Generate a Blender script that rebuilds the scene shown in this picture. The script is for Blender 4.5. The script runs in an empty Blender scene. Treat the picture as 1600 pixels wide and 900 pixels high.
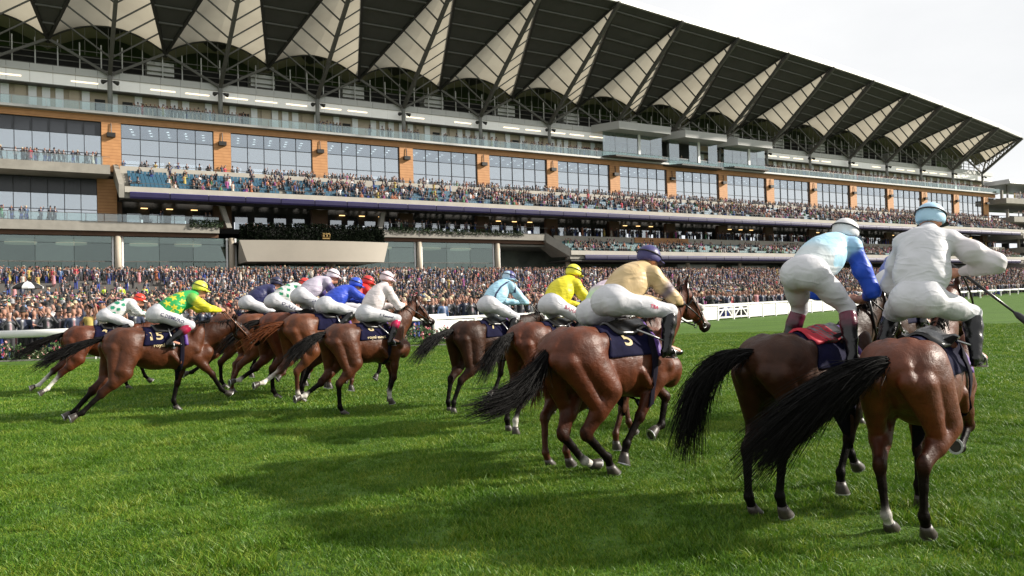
import bpy, math, random
import numpy as np
from mathutils import Vector, Matrix
from mathutils.bvhtree import BVHTree

random.seed(11)
RNG = np.random.default_rng(11)
scene = bpy.context.scene
COL = scene.collection
R = math.radians

# ------------------------------------------------------------------ camera
CAM_H, FOC, ROLL, PITCH = 1.62, 1250.0, 0.031, 0.0168
_F = Vector((0, math.cos(PITCH), math.sin(PITCH)))
_Rt = Vector((math.cos(ROLL), 0, -math.sin(ROLL)))
_U = _Rt.cross(_F).normalized()
_Rt = _F.cross(_U).normalized()
cam = bpy.data.objects.new('camera', bpy.data.cameras.new('camera'))
COL.objects.link(cam)
cam.matrix_world = Matrix(((_Rt.x, _U.x, -_F.x, 0), (_Rt.y, _U.y, -_F.y, 0), (_Rt.z, _U.z, -_F.z, CAM_H), (0, 0, 0, 1)))
cam.data.sensor_width = 36.0
cam.data.lens = 36.0 * FOC / 1600.0
cam.data.clip_end = 6000.0
scene.camera = cam

# ------------------------------------------------------------------ sky and sun
SUN_EL, SUN_AZ = 26.0, 86.0          # azimuth from +Y towards +X
world = bpy.data.worlds.new('World'); scene.world = world
world.use_nodes = True
nt = world.node_tree; nt.nodes.clear()
out = nt.nodes.new('ShaderNodeOutputWorld')
bg = nt.nodes.new('ShaderNodeBackground')
sky = nt.nodes.new('ShaderNodeTexSky'); sky.sky_type = 'NISHITA'; sky.sun_disc = False
sky.sun_elevation = R(SUN_EL); sky.sun_rotation = R(SUN_AZ)
tc = nt.nodes.new('ShaderNodeTexCoord')
mp = nt.nodes.new('ShaderNodeMapping'); mp.inputs['Scale'].default_value = (1.0, 1.0, 2.6)
nz = nt.nodes.new('ShaderNodeTexNoise'); nz.inputs['Scale'].default_value = 2.3
nz.inputs['Detail'].default_value = 7; nz.inputs['Roughness'].default_value = 0.55
cr = nt.nodes.new('ShaderNodeValToRGB')
cr.color_ramp.elements[0].position = 0.36; cr.color_ramp.elements[0].color = (11.7, 11.8, 11.9, 1)
cr.color_ramp.elements[1].position = 0.62; cr.color_ramp.elements[1].color = (13.0, 13.0, 13.0, 1)
mx = nt.nodes.new('ShaderNodeMixRGB'); mx.inputs[0].default_value = 0.93      # cloud cover over the clear sky
nt.links.new(tc.outputs['Generated'], mp.inputs[0]); nt.links.new(mp.outputs[0], nz.inputs['Vector'])
nt.links.new(nz.outputs['Fac'], cr.inputs[0])
nt.links.new(sky.outputs[0], mx.inputs[1]); nt.links.new(cr.outputs[0], mx.inputs[2])
nt.links.new(mx.outputs[0], bg.inputs[0]); bg.inputs[1].default_value = 0.050
nt.links.new(bg.outputs[0], out.inputs[0])

sun = bpy.data.objects.new('sun', bpy.data.lights.new('sun', 'SUN'))
COL.objects.link(sun)
sun.data.energy = 5.0; sun.data.angle = R(1.6); sun.data.color = (1.0, 0.93, 0.82)
_sd = Vector((math.sin(R(SUN_AZ)) * math.cos(R(SUN_EL)), math.cos(R(SUN_AZ)) * math.cos(R(SUN_EL)), math.sin(R(SUN_EL))))
sun.rotation_euler = _sd.to_track_quat('Z', 'Y').to_euler()

vs = scene.view_settings
vs.view_transform = 'Standard'; vs.look = 'None'; vs.exposure = 0.72; vs.gamma = 1.0; vs.use_curve_mapping = False
scene.cycles.max_bounces = 6; scene.cycles.transparent_max_bounces = 12
scene.cycles.diffuse_bounces = 3; scene.cycles.glossy_bounces = 3
scene.cycles.use_denoising = True

# ------------------------------------------------------------------ projection helpers (metres from pixels, for measuring the place)
def ray(px, py):
    return _F + _Rt * ((px - 800) / FOC) + _U * ((450 - py) / FOC)
def at_ground(px, py, h=0.0):
    d = ray(px, py); return Vector((0, 0, CAM_H)) + d * ((h - CAM_H) / d.z)
def at_depth(px, py, y):
    d = ray(px, py); return Vector((0, 0, CAM_H)) + d * (y / d.y)

# ------------------------------------------------------------------ materials
MATS = {}
def nodes_of(name):
    m = bpy.data.materials.new(name); m.use_nodes = True
    n = m.node_tree
    return m, n, n.nodes['Principled BSDF']
def mat(name, col, rough=0.6, var=0.12, scale=6.0, bump=0.0, bscale=40.0, metal=0.0, spec=0.5, coat=0.0, stretch=None, dirt=0.0):
    """plain procedural material: base colour varied by two noises, optional fine bump"""
    if name in MATS: return MATS[name]
    m, n, b = nodes_of(name)
    L = n.links
    tc = n.nodes.new('ShaderNodeTexCoord')
    src = tc.outputs['Object']
    if stretch:
        mp = n.nodes.new('ShaderNodeMapping'); mp.inputs['Scale'].default_value = stretch
        L.new(src, mp.inputs[0]); src = mp.outputs[0]
    nz = n.nodes.new('ShaderNodeTexNoise'); nz.inputs['Scale'].default_value = scale
    nz.inputs['Detail'].default_value = 5; nz.inputs['Roughness'].default_value = 0.65
    L.new(src, nz.inputs['Vector'])
    r = n.nodes.new('ShaderNodeValToRGB')
    c = np.array(col[:3], float)
    lo, hi = c * (1 - var - dirt), np.minimum(c * (1 + var), 1.0)
    r.color_ramp.elements[0].position = 0.3; r.color_ramp.elements[0].color = (*lo, 1)
    r.color_ramp.elements[1].position = 0.7; r.color_ramp.elements[1].color = (*hi, 1)
    L.new(nz.outputs['Fac'], r.inputs[0]); L.new(r.outputs[0], b.inputs['Base Color'])
    b.inputs['Roughness'].default_value = rough; b.inputs['Metallic'].default_value = metal
    b.inputs['Specular IOR Level'].default_value = spec; b.inputs['Coat Weight'].default_value = coat
    if bump:
        n2 = n.nodes.new('ShaderNodeTexNoise'); n2.inputs['Scale'].default_value = bscale; n2.inputs['Detail'].default_value = 4
        L.new(src, n2.inputs['Vector'])
        bp = n.nodes.new('ShaderNodeBump'); bp.inputs['Strength'].default_value = bump; bp.inputs['Distance'].default_value = 0.02
        L.new(n2.outputs['Fac'], bp.inputs['Height']); L.new(bp.outputs[0], b.inputs['Normal'])
    MATS[name] = m
    return m
def attr_mat(name, attr='col', rough=0.5, spec=0.5, bump=0.0, bscale=60.0, var=0.10, vscale=8.0, coat=0.0, sheen=0.0, bdist=0.01, crough=0.2, ridge=None, micro=0.0):
    """material whose colour is the thing's own colour stored on its vertices, with noise variation"""
    if name in MATS: return MATS[name]
    m, n, b = nodes_of(name); L = n.links
    a = n.nodes.new('ShaderNodeAttribute'); a.attribute_name = attr
    tc = n.nodes.new('ShaderNodeTexCoord')
    nz = n.nodes.new('ShaderNodeTexNoise'); nz.inputs['Scale'].default_value = vscale; nz.inputs['Detail'].default_value = 6
    L.new(tc.outputs['Object'], nz.inputs['Vector'])
    mr = n.nodes.new('ShaderNodeMapRange'); mr.inputs[1].default_value = 0.3; mr.inputs[2].default_value = 0.7
    mr.inputs[3].default_value = 1 - var; mr.inputs[4].default_value = 1 + var
    L.new(nz.outputs['Fac'], mr.inputs[0])
    mm = n.nodes.new('ShaderNodeVectorMath'); mm.operation = 'SCALE'
    L.new(a.outputs['Color'], mm.inputs[0]); L.new(mr.outputs[0], mm.inputs['Scale'])
    L.new(mm.outputs[0], b.inputs['Base Color'])
    b.inputs['Roughness'].default_value = rough; b.inputs['Specular IOR Level'].default_value = spec
    if micro:                                   # dark points are dull, the bright coat shines
        bw = n.nodes.new('ShaderNodeRGBToBW'); L.new(a.outputs['Color'], bw.inputs[0])
        sr = n.nodes.new('ShaderNodeMapRange'); sr.inputs[1].default_value = 0.004; sr.inputs[2].default_value = 0.028; sr.inputs[3].default_value = 0.06; sr.inputs[4].default_value = spec
        L.new(bw.outputs[0], sr.inputs[0]); L.new(sr.outputs[0], b.inputs['Specular IOR Level'])
    b.inputs['Coat Weight'].default_value = coat; b.inputs['Coat Roughness'].default_value = crough
    if sheen: b.inputs['Sheen Weight'].default_value = sheen
    if ridge:                                   # creases: a warped noise folded about its middle value
        hs = None
        for (sc, st, amt) in ridge:
            mp = n.nodes.new('ShaderNodeMapping'); mp.inputs['Scale'].default_value = st; mp.inputs['Rotation'].default_value = (0.5, 0.3, 0.9); L.new(tc.outputs['Object'], mp.inputs[0])
            q = n.nodes.new('ShaderNodeTexNoise'); q.inputs['Scale'].default_value = sc; q.inputs['Detail'].default_value = 1.5; q.inputs['Distortion'].default_value = 0.9; L.new(mp.outputs[0], q.inputs['Vector'])
            a1 = n.nodes.new('ShaderNodeMath'); a1.operation = 'SUBTRACT'; a1.inputs[1].default_value = 0.5; L.new(q.outputs['Fac'], a1.inputs[0])
            a2 = n.nodes.new('ShaderNodeMath'); a2.operation = 'ABSOLUTE'; L.new(a1.outputs[0], a2.inputs[0])
            a3 = n.nodes.new('ShaderNodeMath'); a3.operation = 'MULTIPLY'; a3.inputs[1].default_value = -amt; L.new(a2.outputs[0], a3.inputs[0])
            if hs is None: hs = a3.outputs[0]
            else:
                a4 = n.nodes.new('ShaderNodeMath'); L.new(hs, a4.inputs[0]); L.new(a3.outputs[0], a4.inputs[1]); hs = a4.outputs[0]
        bp = n.nodes.new('ShaderNodeBump'); bp.inputs['Strength'].default_value = 1.0; bp.inputs['Distance'].default_value = bdist
        L.new(hs, bp.inputs['Height']); L.new(bp.outputs[0], b.inputs['Normal'])
    if bump:
        n2 = n.nodes.new('ShaderNodeTexNoise'); n2.inputs['Scale'].default_value = bscale; n2.inputs['Detail'].default_value = 5
        L.new(tc.outputs['Object'], n2.inputs['Vector'])
        bp = n.nodes.new('ShaderNodeBump'); bp.inputs['Strength'].default_value = bump; bp.inputs['Distance'].default_value = bdist
        hgt = n2.outputs['Fac']
        if micro:                               # short hair lying along the body
            mp = n.nodes.new('ShaderNodeMapping'); mp.inputs['Scale'].default_value = (0.25, 1.0, 0.6); L.new(tc.outputs['Object'], mp.inputs[0])
            n3 = n.nodes.new('ShaderNodeTexNoise'); n3.inputs['Scale'].default_value = 150.0; n3.inputs['Detail'].default_value = 3; L.new(mp.outputs[0], n3.inputs['Vector'])
            ma = n.nodes.new('ShaderNodeMath'); ma.operation = 'MULTIPLY_ADD'; ma.inputs[1].default_value = micro; L.new(n3.outputs['Fac'], ma.inputs[0]); L.new(hgt, ma.inputs[2]); hgt = ma.outputs[0]
        L.new(hgt, bp.inputs['Height']); L.new(bp.outputs[0], b.inputs['Normal'])
    MATS[name] = m
    return m
def glass_mat(name, tint=(0.75, 0.85, 0.85), refl=0.4, rough=0.03, gl=(0.9, 0.95, 1.0)):
    if name in MATS: return MATS[name]
    m, n, b = nodes_of(name); L = n.links
    n.nodes.remove(b); o = n.nodes['Material Output']
    t = n.nodes.new('ShaderNodeBsdfTransparent'); t.inputs[0].default_value = (*tint, 1)
    g = n.nodes.new('ShaderNodeBsdfGlossy'); g.inputs['Color'].default_value = (*gl, 1); g.inputs['Roughness'].default_value = rough
    lw = n.nodes.new('ShaderNodeLayerWeight'); lw.inputs[0].default_value = 0.5
    mr = n.nodes.new('ShaderNodeMapRange'); mr.inputs[3].default_value = refl * 0.8; mr.inputs[4].default_value = min(1, refl * 1.8)
    L.new(lw.outputs['Facing'], mr.inputs[0])
    mx = n.nodes.new('ShaderNodeMixShader'); L.new(mr.outputs[0], mx.inputs[0]); L.new(t.outputs[0], mx.inputs[1]); L.new(g.outputs[0], mx.inputs[2])
    L.new(mx.outputs[0], o.inputs['Surface'])
    MATS[name] = m
    return m
def lamp_mat(name, col, strength):
    if name in MATS: return MATS[name]
    m, n, b = nodes_of(name)
    b.inputs['Base Color'].default_value = (*col, 1); b.inputs['Emission Color'].default_value = (*col, 1)
    b.inputs['Emission Strength'].default_value = strength
    MATS[name] = m
    return m

# ------------------------------------------------------------------ objects
def tag(o, label=None, cat=None, group=None, kind=None):
    if label: o['label'] = label
    if cat: o['category'] = cat
    if group: o['group'] = group
    if kind: o['kind'] = kind
    return o
def empty(name, loc=(0, 0, 0), rz=0.0, parent=None):
    o = bpy.data.objects.new(name, None); COL.objects.link(o)
    o.empty_display_size = 0.2
    o.location = loc; o.rotation_euler = (0, 0, rz)
    if parent: o.parent = parent
    return o
def link(name, me, parent=None, kind=None):
    o = bpy.data.objects.new(name, me); COL.objects.link(o)
    if parent: o.parent = parent
    if kind: o['kind'] = kind
    return o
class MB:
    """collects boxes, tubes and quads; build() makes ONE mesh object of them"""
    def __init__(s): s.v = []; s.f = []; s.mi = []; s.cur = 0; s.smooth = []
    def add(s, vs, fs, sm=False):
        k = len(s.v); s.v += [tuple(p) for p in vs]
        for f in fs: s.f.append([i + k for i in f]); s.mi.append(s.cur); s.smooth.append(sm)
        return s
    def hexa(s, p):   # 8 corners: 0-3 bottom loop, 4-7 top loop
        return s.add(p, [(3, 2, 1, 0), (4, 5, 6, 7), (0, 1, 5, 4), (1, 2, 6, 5), (2, 3, 7, 6), (3, 0, 4, 7)])
    def box(s, x0, x1, y0, y1, z0, z1):
        return s.hexa([(x0, y0, z0), (x1, y0, z0), (x1, y1, z0), (x0, y1, z0), (x0, y0, z1), (x1, y0, z1), (x1, y1, z1), (x0, y1, z1)])
    def tube(s, pts, r, n=6, cap=True, sm=True):
        pts = [Vector(p) for p in pts]; m = len(pts)
        rs = r if hasattr(r, '__len__') else [r] * m
        up = Vector((0, 0, 1)); V = []
        for i, p in enumerate(pts):
            t = (pts[min(i + 1, m - 1)] - pts[max(i - 1, 0)]).normalized()
            a = t.cross(up)
            if a.length < 1e-3: a = t.cross(Vector((1, 0, 0)))
            a.normalize(); b = a.cross(t)
            for k in range(n):
                q = 2 * math.pi * k / n
                V.append(p + (a * math.cos(q) + b * math.sin(q)) * rs[i])
        F = []
        for i in range(m - 1):
            for k in range(n):
                F.append((i * n + k, i * n + (k + 1) % n, (i + 1) * n + (k + 1) % n, (i + 1) * n + k))
        if cap:
            F.append(tuple(range(n - 1, -1, -1))); F.append(tuple(range((m - 1) * n, m * n)))
        return s.add(V, F, sm)
    def bar(s, a, b, w, h=None):   # square bar between two points
        a = Vector(a); b = Vector(b); h = h or w
        t = (b - a).normalized(); x = t.cross(Vector((0, 0, 1)))
        if x.length < 1e-3: x = Vector((1, 0, 0))
        x.normalize(); y = x.cross(t).normalized(); x = x * w / 2; y = y * h / 2
        return s.hexa([a - x - y, a + x - y, b + x - y, b - x - y, a - x + y, a + x + y, b + x + y, b - x + y])
    def mesh(s, name, mats):
        me = bpy.data.meshes.new(name); me.from_pydata(s.v, [], s.f)
        mats = mats if isinstance(mats, (list, tuple)) else [mats]
        for m in mats: me.materials.append(m)
        if len(mats) > 1: me.polygons.foreach_set('material_index', s.mi)
        me.polygons.foreach_set('use_smooth', s.smooth)
        me.update(); return me
    def build(s, name, mats, parent=None, kind=None):
        return link(name, s.mesh(name, mats), parent, kind)

# ------------------------------------------------------------------ smooth solids: a field of blended primitives, meshed by surface nets
def rc(a, b, r1, r2, c=None, k=None, ys=1.0):
    return ('rc', np.array(a, float), np.array(b, float), r1, r2, ys, c, k)
def el(c0, rad, c=None, k=None, ry=0.0, rz=0.0, rx=0.0):
    m = np.array(Matrix.Rotation(rz, 3, 'Z') @ Matrix.Rotation(-ry, 3, 'Y') @ Matrix.Rotation(rx, 3, 'X'))
    return ('el', np.array(c0, float), np.array(rad, float), m, None, None, c, k)
def pdist(P, x, y, z):
    if P[0] == 'rc':
        _, a, b, r1, r2, ys, _, _ = P
        ab = b - a; l2 = max(float(ab @ ab), 1e-9)
        px, py, pz = x - a[0], (y - a[1]), z - a[2]
        t = np.clip((px * ab[0] + py * ab[1] + pz * ab[2]) / l2, 0, 1)
        dx, dy, dz = px - t * ab[0], (py - t * ab[1]) / ys, pz - t * ab[2]
        return (np.sqrt(dx * dx + dy * dy + dz * dz) - (r1 + (r2 - r1) * t)) * (0.5 + 0.5 * min(ys, 1))
    _, c0, rad, m, _, _, _, _ = P
    px, py, pz = x - c0[0], y - c0[1], z - c0[2]
    qx = m[0, 0] * px + m[1, 0] * py + m[2, 0] * pz
    qy = m[0, 1] * px + m[1, 1] * py + m[2, 1] * pz
    qz = m[0, 2] * px + m[1, 2] * py + m[2, 2] * pz
    k0 = np.sqrt((qx / rad[0]) ** 2 + (qy / rad[1]) ** 2 + (qz / rad[2]) ** 2)
    k1 = np.sqrt((qx / rad[0] ** 2) ** 2 + (qy / rad[1] ** 2) ** 2 + (qz / rad[2] ** 2) ** 2)
    return k0 * (k0 - 1.0) / np.maximum(k1, 1e-6)
def pbox(P):
    if P[0] == 'rc':
        _, a, b, r1, r2, ys, _, _ = P
        s = np.array([1, max(ys, 1), 1.0])
        return np.minimum(a - r1 * s, b - r2 * s), np.maximum(a + r1 * s, b + r2 * s)
    m, rad = P[3], P[2]
    e = np.sqrt(((m * rad[None, :]) ** 2).sum(1))
    return P[1] - e, P[1] + e
def sdf_arrays(prims, h, k=0.04, smooth=2):
    bx = [pbox(p) for p in prims]
    lo = np.min([b[0] for b in bx], 0) - 3 * h - 0.02; hi = np.max([b[1] for b in bx], 0) + 3 * h + 0.02
    n = np.ceil((hi - lo) / h).astype(int) + 1
    ax = [(lo[i] + h * np.arange(n[i])).astype(np.float32) for i in range(3)]
    F = np.full(n, 0.3, np.float32)
    for p, b in zip(prims, bx):
        kk = p[7] if p[7] is not None else k
        m = kk + 2 * h
        s = [slice(max(0, int((b[0][i] - m - lo[i]) / h)), min(n[i], int((b[1][i] + m - lo[i]) / h) + 2)) for i in range(3)]
        d = pdist(p, ax[0][s[0]][:, None, None], ax[1][s[1]][None, :, None], ax[2][s[2]][None, None, :]).astype(np.float32)
        f = F[s[0], s[1], s[2]]
        q = np.maximum(kk - np.abs(f - d), 0) / kk
        F[s[0], s[1], s[2]] = np.minimum(f, d) - q * q * kk * 0.25
    # surface nets
    I = F < 0
    c = np.zeros(n - 1, np.int8)
    for i in (0, 1):
        for j in (0, 1):
            for l in (0, 1):
                c += I[i:n[0] - 1 + i, j:n[1] - 1 + j, l:n[2] - 1 + l]
    act = (c > 0) & (c < 8)
    idx = np.argwhere(act)
    vid = np.full(n - 1, -1, np.int64); vid[act] = np.arange(len(idx))
    acc = np.zeros((len(idx), 3)); cnt = np.zeros(len(idx))
    cor = [(i, j, l) for i in (0, 1) for j in (0, 1) for l in (0, 1)]
    val = {q: F[idx[:, 0] + q[0], idx[:, 1] + q[1], idx[:, 2] + q[2]] for q in cor}
    for q in cor:
        for d in range(3):
            if q[d] == 0:
                r = list(q); r[d] = 1; r = tuple(r)
                a, b = val[q], val[r]
                mk = (a < 0) != (b < 0)
                t = np.where(mk, a / np.where(mk, a - b, 1), 0)
                pos = np.tile(np.array(q, float), (len(idx), 1)); pos[:, d] = t
                acc[mk] += pos[mk]; cnt[mk] += 1
    V = lo + h * (idx + acc / cnt[:, None])
    Q = []
    for d in range(3):
        e1, e2 = (d + 1) % 3, (d + 2) % 3
        sl0 = [slice(1, n[i] - 1) for i in range(3)]; sl0[d] = slice(0, n[d] - 1)
        sl1 = list(sl0); sl1[d] = slice(1, n[d])
        A, B = I[tuple(sl0)], I[tuple(sl1)]
        for flip, mk in ((False, A & ~B), (True, ~A & B)):
            w = np.argwhere(mk)
            if not len(w): continue
            base = w.copy(); base[:, e1] += 1; base[:, e2] += 1
            def cell(o1, o2):
                z = base.copy(); z[:, e1] += o1; z[:, e2] += o2
                return vid[z[:, 0], z[:, 1], z[:, 2]]
            q = np.stack([cell(-1, -1), cell(0, -1), cell(0, 0), cell(-1, 0)], 1)
            Q.append(q[:, ::-1] if flip else q)
    Q = np.concatenate(Q); Q = Q[(Q >= 0).all(1)]
    for it in range(smooth):
        S = np.zeros_like(V); K = np.zeros(len(V))
        for a, b in ((0, 1), (1, 2), (2, 3), (3, 0)):
            np.add.at(S, Q[:, a], V[Q[:, b]]); np.add.at(S, Q[:, b], V[Q[:, a]])
            np.add.at(K, Q[:, a], 1); np.add.at(K, Q[:, b], 1)
        L = S / np.maximum(K, 1)[:, None] - V
        V = V + L * (0.5 if it % 2 == 0 else -0.42)
    return V, Q
def prim_colors(prims, V, sharp=0.02, default=(0.5, 0.5, 0.5)):
    W = np.zeros(len(V)); Cc = np.zeros((len(V), 3))
    x, y, z = V[:, 0], V[:, 1], V[:, 2]
    D = [pdist(p, x, y, z) for p in prims if p[6] is not None]
    cols = [p[6] for p in prims if p[6] is not None]
    if not D: return np.tile(np.array(default), (len(V), 1))
    D = np.array(D); D -= D.min(0)
    w = np.exp(-D / sharp); w /= w.sum(0)
    return w.T @ np.array(cols, float)
def np_mesh(name, V, Q, material, col=None, smooth=True):
    me = bpy.data.meshes.new(name)
    nv, nq, k = len(V), len(Q), Q.shape[1]
    me.vertices.add(nv); me.vertices.foreach_set('co', np.asarray(V, np.float32).ravel())
    me.loops.add(nq * k); me.loops.foreach_set('vertex_index', np.asarray(Q, np.int32).ravel())
    me.polygons.add(nq); me.polygons.foreach_set('loop_start', np.arange(0, nq * k, k, dtype=np.int32))
    me.polygons.foreach_set('use_smooth', np.full(nq, smooth))
    if col is not None:
        a = me.attributes.new('col', 'FLOAT_COLOR', 'POINT')
        a.data.foreach_set('color', np.concatenate([col, np.ones((nv, 1))], 1).astype(np.float32).ravel())
    for m in (material if isinstance(material, (list, tuple)) else [material]): me.materials.append(m)
    me.update(calc_edges=True); me.validate()
    return me
def sdf_mesh(name, prims, h, material, k=0.04, smooth=2, sharp=0.02, colored=True):
    V, Q = sdf_arrays(prims, h, k, smooth)
    return np_mesh(name, V, Q, material, prim_colors(prims, V, sharp) if colored else None)
# ------------------------------------------------------------------ the grandstand: local x runs along it (u), local -y towards the track (v), z up (w)
TH = math.atan(2060 / 1250.0)
SO = Vector((-56.75, 113.9, 0.47))
TILT = 0.0055
stand = empty('grandstand', SO); stand.rotation_euler = (0, TILT, math.pi / 2 - TH)
tag(stand, 'long tiered grandstand with orange cladding, blue seats and white fabric umbrella roof', 'grandstand')
BAY = 15.2
SM = Matrix.Translation(SO) @ Matrix.Rotation(math.pi / 2 - TH, 4, 'Z') @ Matrix.Rotation(TILT, 4, 'Y')
def S(u, v, w): return SM @ Vector((u, -v, w))
def bx(mb, u0, u1, v0, v1, w0, w1): return mb.box(u0, u1, -v1, -v0, w0, w1)
def part_box(name, m, u0, u1, v0, v1, w0, w1, parent=stand):
    return bx(MB(), u0, u1, v0, v1, w0, w1).build(name, m, parent)
UNIT = {}
def unit_box(name, m, u0, u1, v0, v1, w0, w1, parent=stand):
    """box whose mesh data is shared by all alike pieces"""
    k = (name, m.name, round(u1 - u0, 2), round(v1 - v0, 3), round(w1 - w0, 2))
    if k not in UNIT: UNIT[k] = MB().box(0, u1 - u0, -(v1 - v0), 0, 0, w1 - w0).mesh(name, m)
    o = link(name, UNIT[k], parent); o.location = (u0, -v0, w0)
    return o
concrete = mat('concrete', (0.27, 0.255, 0.225), 0.85, var=0.14, scale=0.6, bump=0.15, bscale=6, dirt=0.05)
pale_conc = mat('pale_concrete', (0.40, 0.375, 0.33), 0.8, var=0.10, scale=0.4, bump=0.1, bscale=5)
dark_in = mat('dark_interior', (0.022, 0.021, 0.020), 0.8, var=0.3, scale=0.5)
brown_in = mat('brown_lining', (0.10, 0.045, 0.02), 0.6, var=0.2, scale=0.5)
steel = mat('painted_steel', (0.095, 0.092, 0.082), 0.5, var=0.12, scale=1.5)
dsteel = mat('dark_steel', (0.030, 0.029, 0.026), 0.5, var=0.15, scale=1.5)
alum = mat('grey_aluminium', (0.46, 0.46, 0.45), 0.45, var=0.06, scale=0.3, metal=0.2)
frame_m = mat('window_bar', (0.018, 0.022, 0.028), 0.4)
white_p = mat('white_panel', (0.80, 0.81, 0.82), 0.5, var=0.05)
tan_p = mat('tan_panel', (0.46, 0.38, 0.28), 0.55, var=0.08)
soff_m = mat('pale_soffit', (0.46, 0.45, 0.43), 0.5, var=0.06, scale=0.3)
def cladding_mat():
    m, n, b = nodes_of('orange_cladding'); L = n.links
    tc = n.nodes.new('ShaderNodeTexCoord'); sp = n.nodes.new('ShaderNodeSeparateXYZ'); L.new(tc.outputs['Object'], sp.inputs[0])
    def lines(sock, freq, w):
        a = n.nodes.new('ShaderNodeMath'); a.operation = 'MULTIPLY'; a.inputs[1].default_value = freq; L.new(sock, a.inputs[0])
        f = n.nodes.new('ShaderNodeMath'); f.operation = 'FRACT'; L.new(a.outputs[0], f.inputs[0])
        g = n.nodes.new('ShaderNodeMath'); g.operation = 'LESS_THAN'; g.inputs[1].default_value = w; L.new(f.outputs[0], g.inputs[0])
        return g.outputs[0]
    l1 = lines(sp.outputs['Z'], 2.2, 0.12)
    nz = n.nodes.new('ShaderNodeTexNoise'); nz.inputs['Scale'].default_value = 1.2; nz.inputs['Detail'].default_value = 6; L.new(tc.outputs['Object'], nz.inputs['Vector'])
    r = n.nodes.new('ShaderNodeValToRGB'); r.color_ramp.elements[0].position = 0.3; r.color_ramp.elements[1].position = 0.7
    r.color_ramp.elements[0].color = (0.43, 0.205, 0.080, 1); r.color_ramp.elements[1].color = (0.52, 0.26, 0.105, 1); L.new(nz.outputs['Fac'], r.inputs[0])
    mx = n.nodes.new('ShaderNodeMixRGB'); mx.inputs[2].default_value = (0.30, 0.13, 0.045, 1)
    L.new(l1, mx.inputs[0]); L.new(r.outputs[0], mx.inputs[1])
    L.new(mx.outputs[0], b.inputs['Base Color']); b.inputs['Roughness'].default_value = 0.6
    return m
orange = cladding_mat()
win_glass = glass_mat('window_glass', (0.66, 0.74, 0.78), 0.60, gl=(0.84, 0.89, 0.93))
win_glass2 = glass_mat('window_glass_dim', (0.60, 0.68, 0.72), 0.46, gl=(0.74, 0.80, 0.86))
win_glass3 = glass_mat('window_glass_bright', (0.70, 0.77, 0.80), 0.66, gl=(0.84, 0.88, 0.92))
low_glass = glass_mat('concourse_low_glass', (0.62, 0.72, 0.68), 0.20, gl=(0.56, 0.64, 0.62))
green_glass2 = glass_mat('concourse_dim_glass', (0.46, 0.56, 0.53), 0.27, gl=(0.54, 0.62, 0.60))
pale_glass = glass_mat('balustrade_glass', (0.80, 0.89, 0.88), 0.16, gl=(0.85, 0.95, 0.95))
green_glass = glass_mat('concourse_glass', (0.56, 0.68, 0.64), 0.28, gl=(0.58, 0.66, 0.64))
downlight = lamp_mat('downlight', (1.0, 0.95, 0.85), 3.0)
strip_m = lamp_mat('strip_light', (1.0, 0.82, 0.55), 1.3)
back_win = lamp_mat('rear_daylight', (0.92, 0.96, 1.0), 0.62)
purple_m = mat('purple_fascia', (0.018, 0.015, 0.055), 0.5, var=0.15, scale=1.0, spec=0.25)
U0, U1 = -46.0, 233.0
I0, I1 = -2, 15

# --- roof
def tip(i):
    if i <= 5: return (i * BAY, 22.3 - 0.048 * max(0, i + 1) ** 1.7, 52.1 - 0.13 * i + 0.007 * i * BAY)
    v = {6: 20.4, 7: 19.6, 8: 18.75, 9: 17.85, 10: 16.8, 11: 15.7, 12: 14.5, 13: 13.2, 14: 11.9, 15: 10.3}[i]
    w = {6: 50.8, 7: 50.2, 8: 49.55, 9: 48.8, 10: 47.95, 11: 46.95, 12: 45.85, 13: 44.7, 14: 43.55, 15: 42.3}[i]
    return (i * BAY, v, w + 0.007 * i * BAY)
COLW = 35.45
def apex(i): return (i * BAY, -1.5, 39.9)
def lerp3(a, b, t): return tuple(a[q] + (b[q] - a[q]) * t for q in range(3))
def L3(p): return (p[0], -p[1], p[2])
fabric = mat('roof_fabric', (0.62, 0.56, 0.43), 0.7, var=0.05, scale=0.25)
def fabric_mat():
    m, n, b = nodes_of('translucent_fabric'); L = n.links
    b.inputs['Base Color'].default_value = (0.55, 0.50, 0.40, 1); b.inputs['Roughness'].default_value = 0.7
    tc = n.nodes.new('ShaderNodeTexCoord'); nz = n.nodes.new('ShaderNodeTexNoise'); nz.inputs['Scale'].default_value = 0.22; nz.inputs['Detail'].default_value = 3
    L.new(tc.outputs['Object'], nz.inputs['Vector'])
    r = n.nodes.new('ShaderNodeValToRGB'); r.color_ramp.elements[0].position = 0.35; r.color_ramp.elements[1].position = 0.65
    r.color_ramp.elements[0].color = (0.33, 0.30, 0.235, 1); r.color_ramp.elements[1].color = (0.38, 0.35, 0.275, 1)
    L.new(nz.outputs['Fac'], r.inputs[0]); L.new(r.outputs[0], b.inputs['Base Color'])
    tr = n.nodes.new('ShaderNodeBsdfTranslucent'); L.new(r.outputs[0], tr.inputs[0])
    mx = n.nodes.new('ShaderNodeMixShader'); mx.inputs[0].default_value = 0.55
    L.new(b.outputs[0], mx.inputs[1]); L.new(tr.outputs[0], mx.inputs[2]); L.new(mx.outputs[0], n.nodes['Material Output'].inputs['Surface'])
    return m
fab = fabric_mat()
roof = MB()
for i in range(I0, I1):
    a, b = tip(i), tip(i + 1)
    roof.bar(L3((a[0], a[1] + 0.1, a[2] + 0.35)), L3((b[0], b[1] + 0.1, b[2] + 0.35)), 0.5, 1.0)
roof = roof.build('roof', alum, stand)
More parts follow.
